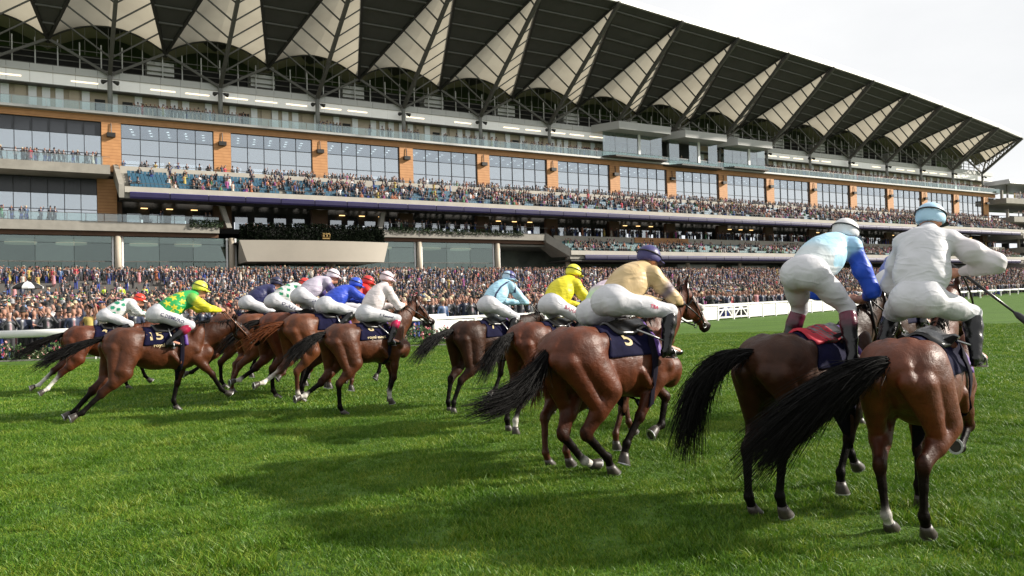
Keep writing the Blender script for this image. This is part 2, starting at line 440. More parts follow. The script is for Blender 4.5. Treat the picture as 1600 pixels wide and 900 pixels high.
for i in range(I0 - 1, I1 + 1):
    t = tip(min(max(i, I0), I1)) if i >= I0 else (i * BAY, 22.3, 52.2)
    aL, aR = apex(i - 0.5), apex(i + 0.5)
    if i == I1: aR = lerp3(aL, (t[0], -1.5, 39.6), 0.98); aR = (t[0] + 4.0, -1.5, 39.2)
    # spine from the column head to the tip
    ct = (i * BAY, -0.5, COLW)
    mb = MB(); mb.bar(L3(ct), L3((t[0], t[1] + 0.6, t[2] - 0.25)), 0.5, 0.6); mb.build('spine_beam', steel, roof)
    for e in (aL, aR):
        mb = MB(); mb.bar(L3(lerp3(e, t, -0.02)), L3(t), 0.42, 0.55); mb.build('edge_beam', dsteel, roof)
    N_ = 9
    for k in range(N_):
        q = k / (N_ + 0.2); sp = lerp3(ct, (t[0], t[1], t[2] - 0.4), q)
        for e in (aL, aR):
            ep = lerp3(e, t, q + 0.05 * (1 - q) * min(1, k))
            mb = MB(); wd = 0.36 if k == 0 else 0.2
            mb.bar(L3(sp), L3(ep), wd, wd); mb.build('chevron_strut', steel, roof)
    # fabric: 8 cells lengthwise on each side of the ridge
    def fp(s, x):
        p = lerp3(lerp3(aL, t, s), lerp3(aR, t, s), (x + 1) / 2)
        return (p[0], p[1] + 0.0, p[2] + 2.7 * (1 - s) ** 1.2 * (1 - x * x) + 0.25)
    ns = 6
    for k in range(ns):
        for sd in (-1, 1):
            mb = MB(); V = []; m = 5
            for a in range(3):
                for b in range(m):
                    s = (k + a / 2) / ns * 0.985
                    V.append(L3(fp(s, sd * (b / (m - 1) * 0.995))))
            mb.add(V, [(a * m + b, a * m + b + 1, (a + 1) * m + b + 1, (a + 1) * m + b) for a in range(2) for b in range(m - 1)], True)
            mb.build('fabric_panel', fab, roof)
    # arch rim with hangers, and the fabric skirt behind it
    mb = MB(); pts = [L3((fp(0, x)[0], fp(0, x)[1] - 0.05, fp(0, x)[2] - 0.1)) for x in np.linspace(-1, 1, 15)]
    mb.tube(pts, 0.16, 5); mb.build('arch_rim', dsteel, roof)
    mb = MB()
    for x in np.linspace(-0.8, 0.8, 9):
        p = fp(0, x); mb.bar(L3((p[0], p[1] - 0.1, p[2] - 0.2)), L3((p[0], p[1] - 0.4, 38.3)), 0.07, 0.07)
    mb.build('arch_hangers', steel, roof, 'stuff')
    mb = MB(); V = []
    for x in np.linspace(-1, 1, 9):
        p = fp(0, x); V += [L3((p[0], p[1] - 0.15, p[2])), L3((p[0], p[1] - 3.2, p[2] - 0.9))]
    mb.add(V, [(2 * q, 2 * q + 2, 2 * q + 3, 2 * q + 1) for q in range(8)], True); mb.build('fabric_skirt', mat('shaded_skirt_fabric', (0.22, 0.21, 0.13), 0.8, var=0.1), roof)  # yellowish fabric, its tone darkened for the weaker light behind the arch
    # dark solid panel between this leaf and the next
    if i < I1:
        t2 = tip(i + 1) if i >= I0 else tip(I0)
        A = aR
        mb = MB(); V = [L3(A), L3(t), L3(t2)]; V += [(p[0], p[1], p[2] + 0.5) for p in V]
        mb.add(V, [(0, 1, 2), (3, 5, 4), (0, 3, 4, 1), (1, 4, 5, 2), (2, 5, 3, 0)]); mb.build('dark_panel', mat('roof_soffit_dark', (0.058, 0.056, 0.053), 0.7, var=0.15, scale=0.4), roof)
        for k in range(1, 9):
            q = k / 8.6
            mb = MB(); a = lerp3(A, t, q); b = lerp3(A, t2, q)
            mb.bar(L3((a[0], a[1], a[2] - 0.12)), L3((b[0], b[1], b[2] - 0.12)), 0.28, 0.24); mb.build('purlin', steel, roof)
# slab added to keep light out behind the arches; plant deck below it
mb = MB(); mb.hexa([L3((U0, -1.75, 42.6)), L3((U1 + 2, -1.75, 42.6)), L3((U1 + 2, -26, 37.5)), L3((U0, -26, 37.5)), L3((U0, -1.75, 43.1)), L3((U1 + 2, -1.75, 43.1)), L3((U1 + 2, -26, 38)), L3((U0, -26, 38))])
mb.build('light_block_slab', dsteel, stand)
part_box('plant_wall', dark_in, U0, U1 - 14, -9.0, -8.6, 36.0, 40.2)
for k in range(4):
    part_box('louvre_rail', steel, U0, U1 - 2, -2.75, -2.6, 36.5 + 0.85 * k, 36.62 + 0.85 * k)
u = U0 + 1.0; posts = []
while u < U1:
    unit_box('terrace_post', alum, u, u + 0.16, -2.5, -2.34, 36.0, 40.2); u += 2.75
for i in range(I0, I1 + 1):                      # plant housings half way between the columns
    if i > 0:
        mb = MB(); bx(mb, (i - 0.5) * BAY - 2.4, (i - 0.5) * BAY + 1.4, -5, -2.9, 36.9, 38.9)
        mb.build('plant_housing', alum, stand)
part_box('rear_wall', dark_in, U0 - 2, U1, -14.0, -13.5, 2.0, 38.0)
# --- columns and spotlights
for i in range(I0, I1 + 1):
    mb = MB(); mb.tube([(i * BAY, 0.5, 29.7), (i * BAY, 0.5, COLW + 0.1)], 0.34, 10)
    c = mb.build('roof_column', alum if i < 0 else mat('column_grey', (0.22, 0.22, 0.21), 0.5), stand)
    for sd in (-1, 1):
        mb = MB(); mb.tube([(i * BAY + sd * 0.45, 0.3, 34.5), (i * BAY + sd * 1.0, -0.1, 34.2)], [0.16, 0.34], 8)
        mb.bar((i * BAY, 0.5, 34.7), (i * BAY + sd * 0.7, 0.3, 34.5), 0.1)
        mb.build('floodlight', dsteel, c)
# --- fascia, private boxes level, balcony
u = U0
while u < U1:
    unit_box('fascia_panel', alum, u + 0.02, u + 2.76, -1.3, -1.0, 35.08, 36.05); u += 2.78
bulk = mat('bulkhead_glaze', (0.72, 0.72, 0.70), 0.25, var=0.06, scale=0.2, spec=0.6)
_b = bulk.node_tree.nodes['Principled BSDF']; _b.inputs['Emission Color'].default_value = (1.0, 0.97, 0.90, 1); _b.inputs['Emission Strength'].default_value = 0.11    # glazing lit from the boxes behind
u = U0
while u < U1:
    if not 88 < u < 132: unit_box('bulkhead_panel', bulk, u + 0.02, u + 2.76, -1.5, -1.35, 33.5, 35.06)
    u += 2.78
for i in range(I0, I1):
    for q in (0.06, 0.36, 0.68):
        if (i * 3 + int(q * 10)) % 4 == 0 or 5.7 < i + q < 8.8: continue
        unit_box('strip_light', strip_m, (i + q) * BAY, (i + q) * BAY + 3.4, -1.34, -1.30, 34.15, 34.30)
part_box('box_soffit', soff_m, U0, U1, -5.0, -1.5, 33.55, 33.7)
part_box('box_floor', concrete, U0, U1, -12, 1.05, 29.35, 29.66)
part_box('box_rear_wall', tan_p, U0, U1, -3.4, -3.2, 29.66, 36)
cyc = [white_p, tan_p, white_p, dark_in, white_p, tan_p, white_p, white_p]
for i in range(I0, I1):
    for k in range(9):
        u = i * BAY + 0.2 + k * 1.65
        m = cyc[(k * 3 + i * 5) % 8]
        if m is tan_p and k % 2: continue
        unit_box('box_door', m, u, u + (1.0 if m is white_p else 1.35), -3.1 - (0.05 if m is dark_in else 0), -2.95 - (0.05 if m is dark_in else 0), 29.7, 33.35 if m is not dark_in else 32.4)
part_box('box_lintel', steel, U0, U1, -3.0, -1.36, 33.36, 33.54)
part_box('balcony_edge', alum, U0, U1, 0.35, 1.25, 29.40, 29.74)
u = U0
while u < U1:
    unit_box('balustrade_pane', pale_glass, u + 0.03, u + 1.97, 1.14, 1.17, 29.76, 30.86); u += 2.0
part_box('balcony_handrail', alum, U0, U1, 1.12, 1.20, 30.88, 30.94)
# --- orange storey: piers, band, tall windows
part_box('cladding_band', orange, U0, U1, -0.4, 0.32, 28.45, 29.36)
def window(u0, u1, w0, w1, ncol, rows, darktop=False):
    fr = MB(); du = (u1 - u0) / ncol
    for k in range(ncol + 1): bx(fr, u0 + k * du - 0.035, u0 + k * du + 0.035, -0.25, 0.02, w0, w1)
    ws = [w0 + (w1 - w0) * r for r in rows]
    for w in ws: bx(fr, u0 - 0.05, u1 + 0.05, -0.248, 0.018, w - 0.035, w + 0.035)
    f = fr.build('window_frame', frame_m, stand)
    for k in range(ncol):
        for a, b in zip(ws[:-1], ws[1:]):
            m = win_glass2 if b == ws[-1] else win_glass3 if a == ws[0] else win_glass
            if darktop and b == ws[-1]: m = mat('dark_spandrel', (0.030, 0.034, 0.042), 0.25, var=0.1)
            unit_box('pane', m, u0 + k * du + 0.05, u0 + (k + 1) * du - 0.05, -0.14, -0.12, a + 0.05, b - 0.05, f)
for i in range(-3, I1 + 1):
    unit_box('pier', orange, i * BAY - 1.25, i * BAY + 1.25, -0.5, 0.3, 21.4, 28.45)
    sp = MB(); bx(sp, i * BAY - 0.6, i * BAY + 0.5, 0.32, 0.95, 26.3, 26.9); sp.bar((i * BAY, -0.5, 26.9), (i * BAY - 0.05, -0.42, 28.3), 0.1); sp.build('loudspeaker', mat('speaker_black', (0.012, 0.012, 0.012), 0.5), stand)
    if i == I1: break
    left = i < 0
    window(i * BAY + 1.3, (i + 1) * BAY - 1.3, 21.6, 28.42, 5 if not left else 6, (0, 0.36, 0.70, 1.0) if not left else (0, 0.34, 0.72, 1.0), left)
    if not left:
        dl = MB()
        for q in range(5):
            for p in (0.8, 2.6, 4.6):
                c = (i * BAY + 2.6 + q * 2.5 + p * 0.2, p + 0.7, 28.05)
                dl.add([(c[0] + 0.22 * math.cos(a), c[1] + 0.22 * math.sin(a), c[2]) for a in np.linspace(0, 2 * math.pi, 9)[:-1]], [tuple(range(7, -1, -1))])
        dl.build('ceiling_downlights', downlight, stand, 'stuff')
        for (q, wd) in ((0.12, 2.6), (0.42, 1.6), (0.62, 4.2)):
            unit_box('rear_window', back_win, i * BAY + q * BAY, i * BAY + q * BAY + wd, -7.35, -7.2, 21.8, 24.4)
part_box('hall_ceiling', mat('hall_ceiling', (0.30, 0.31, 0.32), 0.7, var=0.06), U0, U1, -7.6, -0.55, 28.1, 28.4)
part_box('hall_rear_wall', mat('hall_wall', (0.22, 0.23, 0.24), 0.7, var=0.1, scale=0.3), U0, U1, -7.6, -7.4, 21.0, 28.1)
part_box('hall_floor', concrete, U0, U1, -12, -0.5, 20.9, 21.5)
# --- left block: two restaurant storeys with straight balconies
BL = -0.6
for (w0, w1, nm) in ((20.3, 21.55, 'upper'), (12.5, 13.75, 'lower')):
    ue = BL if nm == 'upper' else 13.6
    part_box('balcony_slab', concrete, U0, ue, -0.5, 5.0, w0, w1)
    part_box('balcony_handrail', steel, U0, ue, 4.86, 4.94, w1 + 1.08, w1 + 1.14)
    u = U0
    while u < ue - 1:
        unit_box('balustrade_pane', glass_mat('clear_glass', (0.80, 0.88, 0.86), 0.16), u + 0.03, min(u + 2.2, ue) - 0.03, 4.88, 4.91, w1 + 0.05, w1 + 1.06)
        unit_box('balustrade_post', steel, u - 0.03, u + 0.03, 4.84, 4.87, w1, w1 + 1.1); u += 2.23
for i in (-3, -2, -1):
    u0, u1 = i * BAY + 1.2, (i + 1) * BAY - (1.9 if i == -1 else 1.2)
    window(u0, u1, 13.8, 20.2, 6, (0, 0.32, 0.66, 1.0), True)
    unit_box('pier', brown_in if i == -3 else orange, (i + 1) * BAY - 1.9, (i + 1) * BAY + 0.6, -0.5, 0.3, 13.8, 20.3)
part_box('dining_ceiling', mat('hall_ceiling', (0.3, 0.31, 0.32)), U0, 0, -7.6, -0.55, 19.9, 20.25)
part_box('dining_rear_wall', mat('hall_wall', (0.22, 0.23, 0.24)), U0, 0.3, -7.6, -7.4, 13.7, 19.9)
# --- upper seating tier
TU0, TU1 = 0.9, U1
NR = 7
def tier(u0, u1, v_front, v_back, w_front, w_back, nrows, name, seatmat, gap_every=BAY):
    st = MB()
    for r in range(nrows):
        va = v_front - (v_front - v_back) * r / nrows; vb = v_front - (v_front - v_back) * (r + 1) / nrows
        w = w_front + (w_back - w_front) * r / (nrows - 1)
        bx(st, u0, u1, vb, va, w - 1.2, w)
    st.build('seating_steps', concrete, stand, 'stuff')
    for r in range(nrows - 1):
        va = v_front - (v_front - v_back) * r / nrows
        w = w_front + (w_back - w_front) * r / (nrows - 1)
        sm = MB(); u = u0 + 0.8
        while u < u1 - 0.6:
            if (u / gap_every) % 1.0 > 0.42 and (u / gap_every) % 1.0 < 0.51: u += 0.52; continue
            bx(sm, u, u + 0.46, va - 0.62, va - 0.24, w + 0.40, w + 0.46)
            sm.hexa([L3((u, va - 0.62, w + 0.44)), L3((u + 0.46, va - 0.62, w + 0.44)), L3((u + 0.46, va - 0.68, w + 0.86)), L3((u, va - 0.68, w + 0.86)),
                     L3((u, va - 0.56, w + 0.44)), L3((u + 0.46, va - 0.56, w + 0.44)), L3((u + 0.46, va - 0.62, w + 0.86)), L3((u, va - 0.62, w + 0.86))])
            u += 0.52
        sm.build('seat_row', seatmat, stand, 'stuff')
seat_blue = mat('blue_seat', (0.022, 0.095, 0.16), 0.45, var=0.2, scale=3)
tier(TU0, TU1, 7.4, 2.0, 18.0, 20.9, NR, 'upper', seat_blue)
part_box('tier_wall', pale_conc, TU0, TU1, 1.75, 1.98, 20.6, 22.05)
part_box('tier_handrail', steel, TU0, TU1, 1.80, 1.88, 22.3, 22.36)
part_box('tier_parapet', pale_conc, TU0, TU1, 7.4, 7.75, 17.55, 18.35)
part_box('front_handrail', steel, TU0, TU1, 7.5, 7.56, 18.85, 18.90)
u = TU0
while u < TU1 - 0.5:
    unit_box('rail_post', steel, u, u + 0.06, 7.5, 7.55, 18.35, 18.85); u += 2.53
mb = MB(); mb.hexa([L3((0.2, -0.6, 20.6)), L3((0.85, -0.6, 20.6)), L3((0.85, 7.7, 16.8)), L3((0.2, 7.7, 16.8)), L3((0.2, -0.6, 22.9)), L3((0.85, -0.6, 22.9)), L3((0.85, 7.75, 18.6)), L3((0.2, 7.75, 18.6))])
mb.build('tier_end_wall', concrete, stand)
u = TU0 + 0.6
def fascia_seg(u, ln, v, w, nm='purple_fascia'):
    k = ('seg', round(ln, 2))
    if k not in UNIT:
        mb = MB(); prof = [(0, 0.9), (0.16, 0.84), (0.28, 0.6), (0.30, 0.25), (0.18, 0.02), (0, 0)]
        V = [(0, -p[0], p[1]) for p in prof] + [(ln, -p[0], p[1]) for p in prof]; n = len(prof)
        mb.add(V, [(q, q + 1, n + q + 1, n + q) for q in range(n - 1)] + [tuple(range(n - 1, -1, -1)), tuple(range(n, 2 * n))])
        UNIT[k] = mb.mesh(nm, purple_m)
        mb = MB(); mb.box(0.05, ln - 0.05, -0.17, -0.10, 0.86, 0.91); UNIT[k + ('t',)] = mb.mesh('blue_trim', mat('blue_trim', (0.028, 0.018, 0.26), 0.3))
    o = link(nm, UNIT[k], stand); o.location = (u, -v, w)
    t = link('blue_trim', UNIT[k + ('t',)], o)
while u < TU1 - 5:
    fascia_seg(u, 5.0, 7.76, 16.7); u += 5.1
# sloping soffit below the tier, dark storey behind
mb = MB(); mb.hexa([L3((0.9, -1.2, 17.4)), L3((TU1, -1.2, 17.4)), L3((TU1, 7.35, 16.75)), L3((0.9, 7.35, 16.75)), L3((0.9, -1.2, 17.9)), L3((TU1, -1.2, 17.9)), L3((TU1, 7.35, 16.92)), L3((0.9, 7.35, 16.92))])
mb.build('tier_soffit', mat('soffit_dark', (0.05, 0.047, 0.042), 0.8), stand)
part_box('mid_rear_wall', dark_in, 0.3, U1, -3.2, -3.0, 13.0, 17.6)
for i in range(0, I1 + 1):
    unit_box('inner_pier', brown_in, i * BAY - 1.3, i * BAY + 1.3, -1.2, -0.4, 13.7, 17.2)
    if i < I1:
        for q in range(4):
            uu = i * BAY + 2.0 + q * 3.0
            unit_box('terrace_door', glass_mat('door_glass', (0.35, 0.38, 0.4), 0.35), uu, uu + 1.9, -1.4, -1.34, 13.75, 15.75 + 0.6 * ((i + q) % 2))
            if (i * 7 + q * 3) % 5 < 3: unit_box('lit_window', back_win, uu + 0.2, uu + 2.3, -2.9, -2.8, 13.9, 15.0)
        if i % 2 == 0:
            for q in (4, 7.5, 11): unit_box('amber_light', lamp_mat('amber_light', (1.0, 0.62, 0.25), 1.6), i * BAY + q, i * BAY + q + 0.9, -2.6, -2.3, 16.6, 16.7)
# --- lower storey: mid slab, drum balcony, lower seating tier
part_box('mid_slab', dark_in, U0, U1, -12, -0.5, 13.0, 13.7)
part_box('balcony_slab', concrete, 38.4, 71.5, -0.5, 5.0, 12.5, 13.7)
part_box('balcony_handrail', steel, 38.4, 71.5, 4.86, 4.94, 14.75, 14.81)
for (a, b) in ((U0, 13.6), (38.4, 71.5)):
    part_box('brown_soffit', brown_in, a, b, -0.5, 4.3, 11.9, 12.48)
hedge_m = mat('planter_green', (0.022, 0.045, 0.012), 0.7, var=0.6, scale=2.5, bump=1.0, bscale=5)
def leaf_mass(name, boxes, n, size, material, parent=None, kind='stuff', cols=None):
    V = []; F = []
    for (p0, p1) in boxes:
        for q in range(n):
            c = np.array([RNG.uniform(p0[k], p1[k]) for k in range(3)])
            d = RNG.normal(size=3); d /= np.linalg.norm(d); e = np.cross(d, RNG.normal(size=3)); e /= np.linalg.norm(e)
            s = size * RNG.uniform(0.6, 1.3); k = len(V)
            V += [c - d * s, c + e * s * 0.45, c + d * s, c - e * s * 0.45]; F.append((k, k + 1, k + 2, k + 3))
    me = np_mesh(name, np.array(V), np.array(F), material, smooth=False)
    return link(name, me, parent, kind)
def L3box(u0, u1, v0, v1, w0, w1): return ((u0, -v1, w0), (u1, -v0, w1))
leaf_mass('planter_leaves', [L3box(9.5, 14.2, 4.7, 5.4, 13.3, 14.4)], 900, 0.16, hedge_m, stand)
leaf_mass('planter_leaves', [L3box(40, 66, 4.7, 5.4, 13.2, 14.2)], 3000, 0.16, hedge_m, stand)
def arcp(t, c, half, v_edge, sag): return (c + half * t, v_edge + sag * (1 - t * t))
drum = MB(); V = []; n = 28
for k in range(n + 1):
    t = -1 + 2 * k / n
    u_, v_ = arcp(t, 26.6, 11.3, 10.0, 1.4); V.append(L3((u_, v_, 11.15)))
    u_, v_ = arcp(t, 26.7, 10.4, 10.0, 0.6); V.append(L3((u_, v_, 8.1)))
    u_, v_ = arcp(t, 26.7, 10.1, 3.0, 0.5); V.append(L3((u_, v_, 8.1)))
    u_, v_ = arcp(t, 26.6, 11.3, 9.7, 1.4); V.append(L3((u_, v_, 11.15)))
for q0, q1 in ((0, 1), (1, 2), (3, 0)):           # front, underside and rim, each with its own crisp edge
    W = [V[k * 4 + q] for k in range(n + 1) for q in (q0, q1)]
    drum.add(W, [(2 * k, 2 * k + 1, 2 * k + 3, 2 * k + 2) for k in range(n)], True)
drum.add([V[0], V[1], V[2], V[3]], [(0, 1, 2, 3)]); drum.add([V[-4], V[-3], V[-2], V[-1]], [(3, 2, 1, 0)])
drum.build('drum_balcony', mat('drum_stone', (0.43, 0.39, 0.33), 0.7, var=0.05, scale=0.3), stand)
part_box('drum_floor', dark_in, 15.6, 37.8, -0.5, 9.6, 10.9, 11.1)
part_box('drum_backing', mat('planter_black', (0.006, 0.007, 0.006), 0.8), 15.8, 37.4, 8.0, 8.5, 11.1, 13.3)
hb = []
for k in range(22):
    t = -1 + 2 * (k + 0.5) / 22; u_, v_ = arcp(t, 26.6, 11.0, 9.0, 1.8); hb.append(L3box(u_ - 0.55, u_ + 0.55, v_ - 0.5, v_ + 0.1, 11.2, 13.7 if k % 3 else 13.5))
leaf_mass('drum_hedge', hb, 520, 0.17, mat('shaded_hedge', (0.004, 0.008, 0.003), 0.8, var=0.6, scale=2.5, spec=0.1), stand)  # shadow of the balcony overhang is put into the leaf colour
gm = mat('gilt', (0.30, 0.20, 0.07), 0.5, metal=0.3)
cr_ = MB(); cu_, cv_, cw_ = 27.6, 11.0, 12.0           # gilt crest on the hedge
cr_.box(cu_ - 0.9, cu_ + 0.9, -cv_ - 0.06, -cv_ + 0.06, cw_ - 0.62, cw_ - 0.42)
for q in range(5):
    x = cu_ - 0.8 + 0.4 * q
    cr_.tube([(x, -cv_, cw_ - 0.42), (x + 0.2 * (-1 if q % 2 else 1), -cv_, cw_ + 0.35)], [0.13, 0.06], 6)
    cr_.tube([(x, -cv_, cw_ + (0.42 if q % 2 == 0 else 0.3)), (x, -cv_, cw_ + (0.6 if q % 2 == 0 else 0.48))], [0.12, 0.10], 6)
cr_.tube([(cu_ - 0.95, -cv_, cw_ - 0.3), (cu_ - 1.0, -cv_, cw_ + 0.2), (cu_ - 0.5, -cv_, cw_ + 0.5), (cu_, -cv_, cw_ + 0.25), (cu_ + 0.5, -cv_, cw_ + 0.5), (cu_ + 1.0, -cv_, cw_ + 0.2), (cu_ + 0.95, -cv_, cw_ - 0.3)], 0.09, 6)
cr_.v = [(cu_ + (p[0] - cu_) * 0.62, p[1], cw_ - 0.1 + (p[2] - cw_) * 0.75) for p in cr_.v]
cr_.build('gilt_crest', gm, stand)
for (a, lean) in ((14.6, 0.9), (38.0, -0.9)):
    mb = MB(); mb.hexa([L3((a, 5.5, 13.3)), L3((a + 0.7, 5.5, 13.3)), L3((a + 0.7, 4.7, 13.3)), L3((a, 4.7, 13.3)), L3((a - lean, 5.0, 16.5)), L3((a + 0.7 - lean, 5.0, 16.5)), L3((a + 0.7 - lean, 4.2, 16.5)), L3((a - lean, 4.2, 16.5))])
    mb.build('raking_prop', concrete, stand)
# lower tier
LT0 = 74.5
seat_teal = mat('teal_seat', (0.03, 0.11, 0.13), 0.5, var=0.2, scale=3)
tier(LT0, TU1, 7.4, 2.4, 10.2, 12.2, 5, 'lower', seat_teal)
part_box('tier_wall', pale_conc, LT0, TU1, 2.1, 2.36, 11.8, 13.75)
part_box('tier_parapet', pale_conc, LT0, TU1, 7.4, 7.75, 9.75, 10.55)
part_box('front_handrail', steel, LT0, TU1, 7.5, 7.56, 11.0, 11.05)
mb = MB(); mb.hexa([L3((70.8, 1.5, 12.2)), L3((74.4, 1.5, 9.6)), L3((74.4, 7.6, 9.4)), L3((70.8, 5.1, 12.2)), L3((70.8, 1.5, 13.9)), L3((74.4, 1.5, 11.2)), L3((74.4, 7.6, 11.0)), L3((70.8, 5.1, 13.9))])
mb.build('stair_flank', concrete, stand)
u = LT0 + 3
while u < TU1 - 5:
    fascia_seg(u, 5.0, 7.76, 8.85); u += 5.1
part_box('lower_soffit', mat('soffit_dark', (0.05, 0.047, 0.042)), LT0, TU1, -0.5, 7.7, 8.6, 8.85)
unit_box('timber_screen', orange, 94.0, 108.5, 2.4, 2.55, 12.2, 13.75)
# --- concourse storey: glass wall, round columns
part_box('concourse_rear', mat('concourse_wall', (0.24, 0.27, 0.245), 0.7, var=0.7, scale=0.12), U0, U1, -9, -8.8, 5.6, 12.9)
part_box('concourse_ceiling', mat('concourse_ceiling', (0.30, 0.30, 0.27), 0.7), U0, U1, -9, 3.4, 11.5, 11.8)
for i in range(-3, I1 + 1):
    mb = MB(); mb.tube([(i * BAY + 0.3, -4.0, 5.2), (i * BAY + 0.3, -4.0, 11.9)], 0.42, 12); mb.build('concourse_column', mat('buff_column', (0.44, 0.38, 0.30), 0.6, var=0.06), stand)
    if i > 4: continue
    for sd in (-0.62, 0.62):
        unit_box('white_mullion', white_p, i * BAY + 0.3 + sd - 0.12, i * BAY + 0.3 + sd + 0.12, 3.5, 3.7, 5.2, 11.88)
    if i == 4: continue
    for q in range(3):
        a = i * BAY + 1.1 + q * 4.55
        unit_box('concourse_pane', (green_glass, green_glass2)[(i + q) % 2], a, a + 4.5, 3.55, 3.58, 8.45, 10.9)
        unit_box('concourse_pane', green_glass, a, a + 4.5, 3.55, 3.58, 10.95, 11.85)
        for z_ in (0, 1, 2): unit_box('concourse_pane', (low_glass, green_glass2, low_glass)[(i * 5 + q + z_) % 3], a + 1.5 * z_ + 0.02, a + 1.5 * z_ + 1.48, 3.55, 3.58, 5.7, 8.33)
    unit_box('transom', steel, i * BAY + 1.0, (i + 1) * BAY - 0.4, 3.48, 3.64, 8.34, 8.46)
    if i < 5:
        for q in (4.0, 10.0):
            mb = MB(); V = [(i * BAY + q + 1.9 * math.cos(a), 3.4 + 1.9 * math.sin(a), 10.9) for a in np.linspace(0, 2 * math.pi, 17)[:-1]]; V = [(p[0], p[1] - 3.8, p[2]) for p in V]
            mb.add(V + [(p[0], p[1], 11.2) for p in V], [tuple(range(15, -1, -1)), tuple(range(16, 32))] + [(k, (k + 1) % 16, 16 + (k + 1) % 16, 16 + k) for k in range(16)])
            mb.build('ceiling_disc', lamp_mat('disc_cream', (0.60, 0.56, 0.42), 0.35), stand)  # cream discs given an added glow so they show behind the glass
for (a, b) in ((-9.5, -6.5), (8.8, 11.4), (-13.5, -11.0)):
    leaf_mass('indoor_greenery', [L3box(a, b, 1.2, 2.8, 6.2, 8.3)], 500, 0.2, mat('shrub_green', (0.05, 0.10, 0.03), 0.7, var=0.5), stand)
unit_box('pale_hoarding', mat('hoarding', (0.60, 0.63, 0.60), 0.6), 106.5, 117.5, 1.0, 1.3, 7.0, 8.4)
unit_box('pale_hoarding', mat('hoarding', (0.60, 0.63, 0.60)), 122.5, 133.5, 1.0, 1.3, 6.6, 8.2)
# --- commentary boxes standing out above the balcony
def pod(u0, u1, v1, w0, wtop, openw):
    p = MB(); pts = [(u0, -1.0), (u0 + 2.6, v1), (u1 - 1.0, v1), (u1, -1.0)]
    p.add([L3((a, b, wtop - 1.5)) for a, b in pts] + [L3((a, b, wtop)) for a, b in pts], [(0, 1, 2, 3), (7, 6, 5, 4), (0, 4, 5, 1), (1, 5, 6, 2), (2, 6, 7, 3), (3, 7, 4, 0)])
    o = p.build('commentary_box', mat('pod_panel', (0.44, 0.44, 0.43), 0.5, var=0.05), stand)
    q = MB(); pts = [(u0, 0.2), (u0 + 2.6, v1 - 1.2), (u1 - 1.0, v1 - 1.2), (u1, 0.2)]
    q.add([L3((a, b, w0 - 0.3)) for a, b in pts] + [L3((a, b, w0)) for a, b in pts], [(0, 1, 2, 3), (7, 6, 5, 4), (0, 4, 5, 1), (1, 5, 6, 2), (2, 6, 7, 3), (3, 7, 4, 0)])
    q.build('box_deck', dsteel, o)
    n_ = 5; a0, a1 = u0 + 1.0, u1 - 0.6
    for k in range(n_):
        if openw and k in (1, 3): continue
        unit_box('pane', glass_mat('box_glass', (0.62, 0.70, 0.69), 0.25), a0 + (a1 - a0) * k / n_ + 0.04, a0 + (a1 - a0) * (k + 1) / n_ - 0.04, 1.3, 1.33, w0 + 1.0, wtop - 1.55, o)
    unit_box('sill_pane', pale_glass, a0, a1, 1.28, 1.33, w0, w0 + 0.95, o)
    unit_box('mullion', white_p, a0 + (a1 - a0) * 0.6 - 0.3, a0 + (a1 - a0) * 0.6 + 0.3, 1.35, 1.5, w0 + 0.9, wtop - 1.5, o)
    if openw: unit_box('dark_back', dark_in, a0, a0 + (a1 - a0) * 0.58, -1.2, -1.1, w0, wtop - 1.5, o)
pod(86.5, 103.6, 4.6, 30.0, 36.4, False); pod(104.0, 119.6, 4.6, 29.4, 36.2, True); pod(120.0, 134.6, 4.0, 30.0, 36.0, False)
# --- far end: stair tower and the next stand beyond
far = empty('annex_stand', S(237, 0, -1.0)); far.rotation_euler = (0, 0, math.pi / 2 - TH - 0.05)
tag(far, 'open concrete annex stand with stacked balconies beyond the far end of the grandstand', 'grandstand')
for k, w in enumerate((8.4, 13.2, 17.2, 22.0, 27.4)):
    uo = (3.0, 2.0, 0.0, -3.0, -5.5)[k]
    part_box('balcony_slab', concrete, uo, 120, -14, 7.0 - 0.6 * k, w, w + 1.5, far)
    unit_box('rear_wall', dark_in, uo + 2, 118, -12.2, -12.0, w + 1.5, w + 4.2, far)
    part_box('handrail', steel, uo, 120, 6.7 - 0.6 * k, 6.8 - 0.6 * k, w + 2.6, w + 2.7, far)
    for q in range(9):
        unit_box('lit_opening', back_win, uo + 4 + q * 9, uo + 8.5 + q * 9, -11.9, -11.8, w + 2.2, w + 4.0, far)
        unit_box('support', concrete, uo + 1.5 + q * 9, uo + 2.1 + q * 9, 2.0, 2.6, w + 1.5, w + 4.0, far)
part_box('lower_wall', concrete, 0, 120, -12, 5.0, 3.0, 6.8, far)
part_box('brown_wall', brown_in, -6, 8, 4.2, 5.2, 2.0, 7.5, far)
rf = MB(); rf.hexa([L3((-2, -12, 33.2)), L3((120, -12, 33.2)), L3((120, 4, 33.4)), L3((-2, 4, 33.4)), L3((-1, -11, 34.6)), L3((120, -11, 34.6)), L3((120, 3, 34.8)), L3((-1, 3, 34.8))]); rf.build('flat_roof', alum, far)
for q in range(10): unit_box('roof_post', steel, q * 12.0, q * 12.0 + 0.4, 1.5, 1.9, 28.9, 33.3, far)
tent = empty('white_pavilion', S(228, 16, 1.8)); tent.rotation_euler = (0, 0, math.pi / 2 - TH)
tag(tent, 'white canopied pavilion with pale posts below the annex stand', 'tent')
tm = mat('tent_white', (0.72, 0.70, 0.66), 0.7, var=0.05)
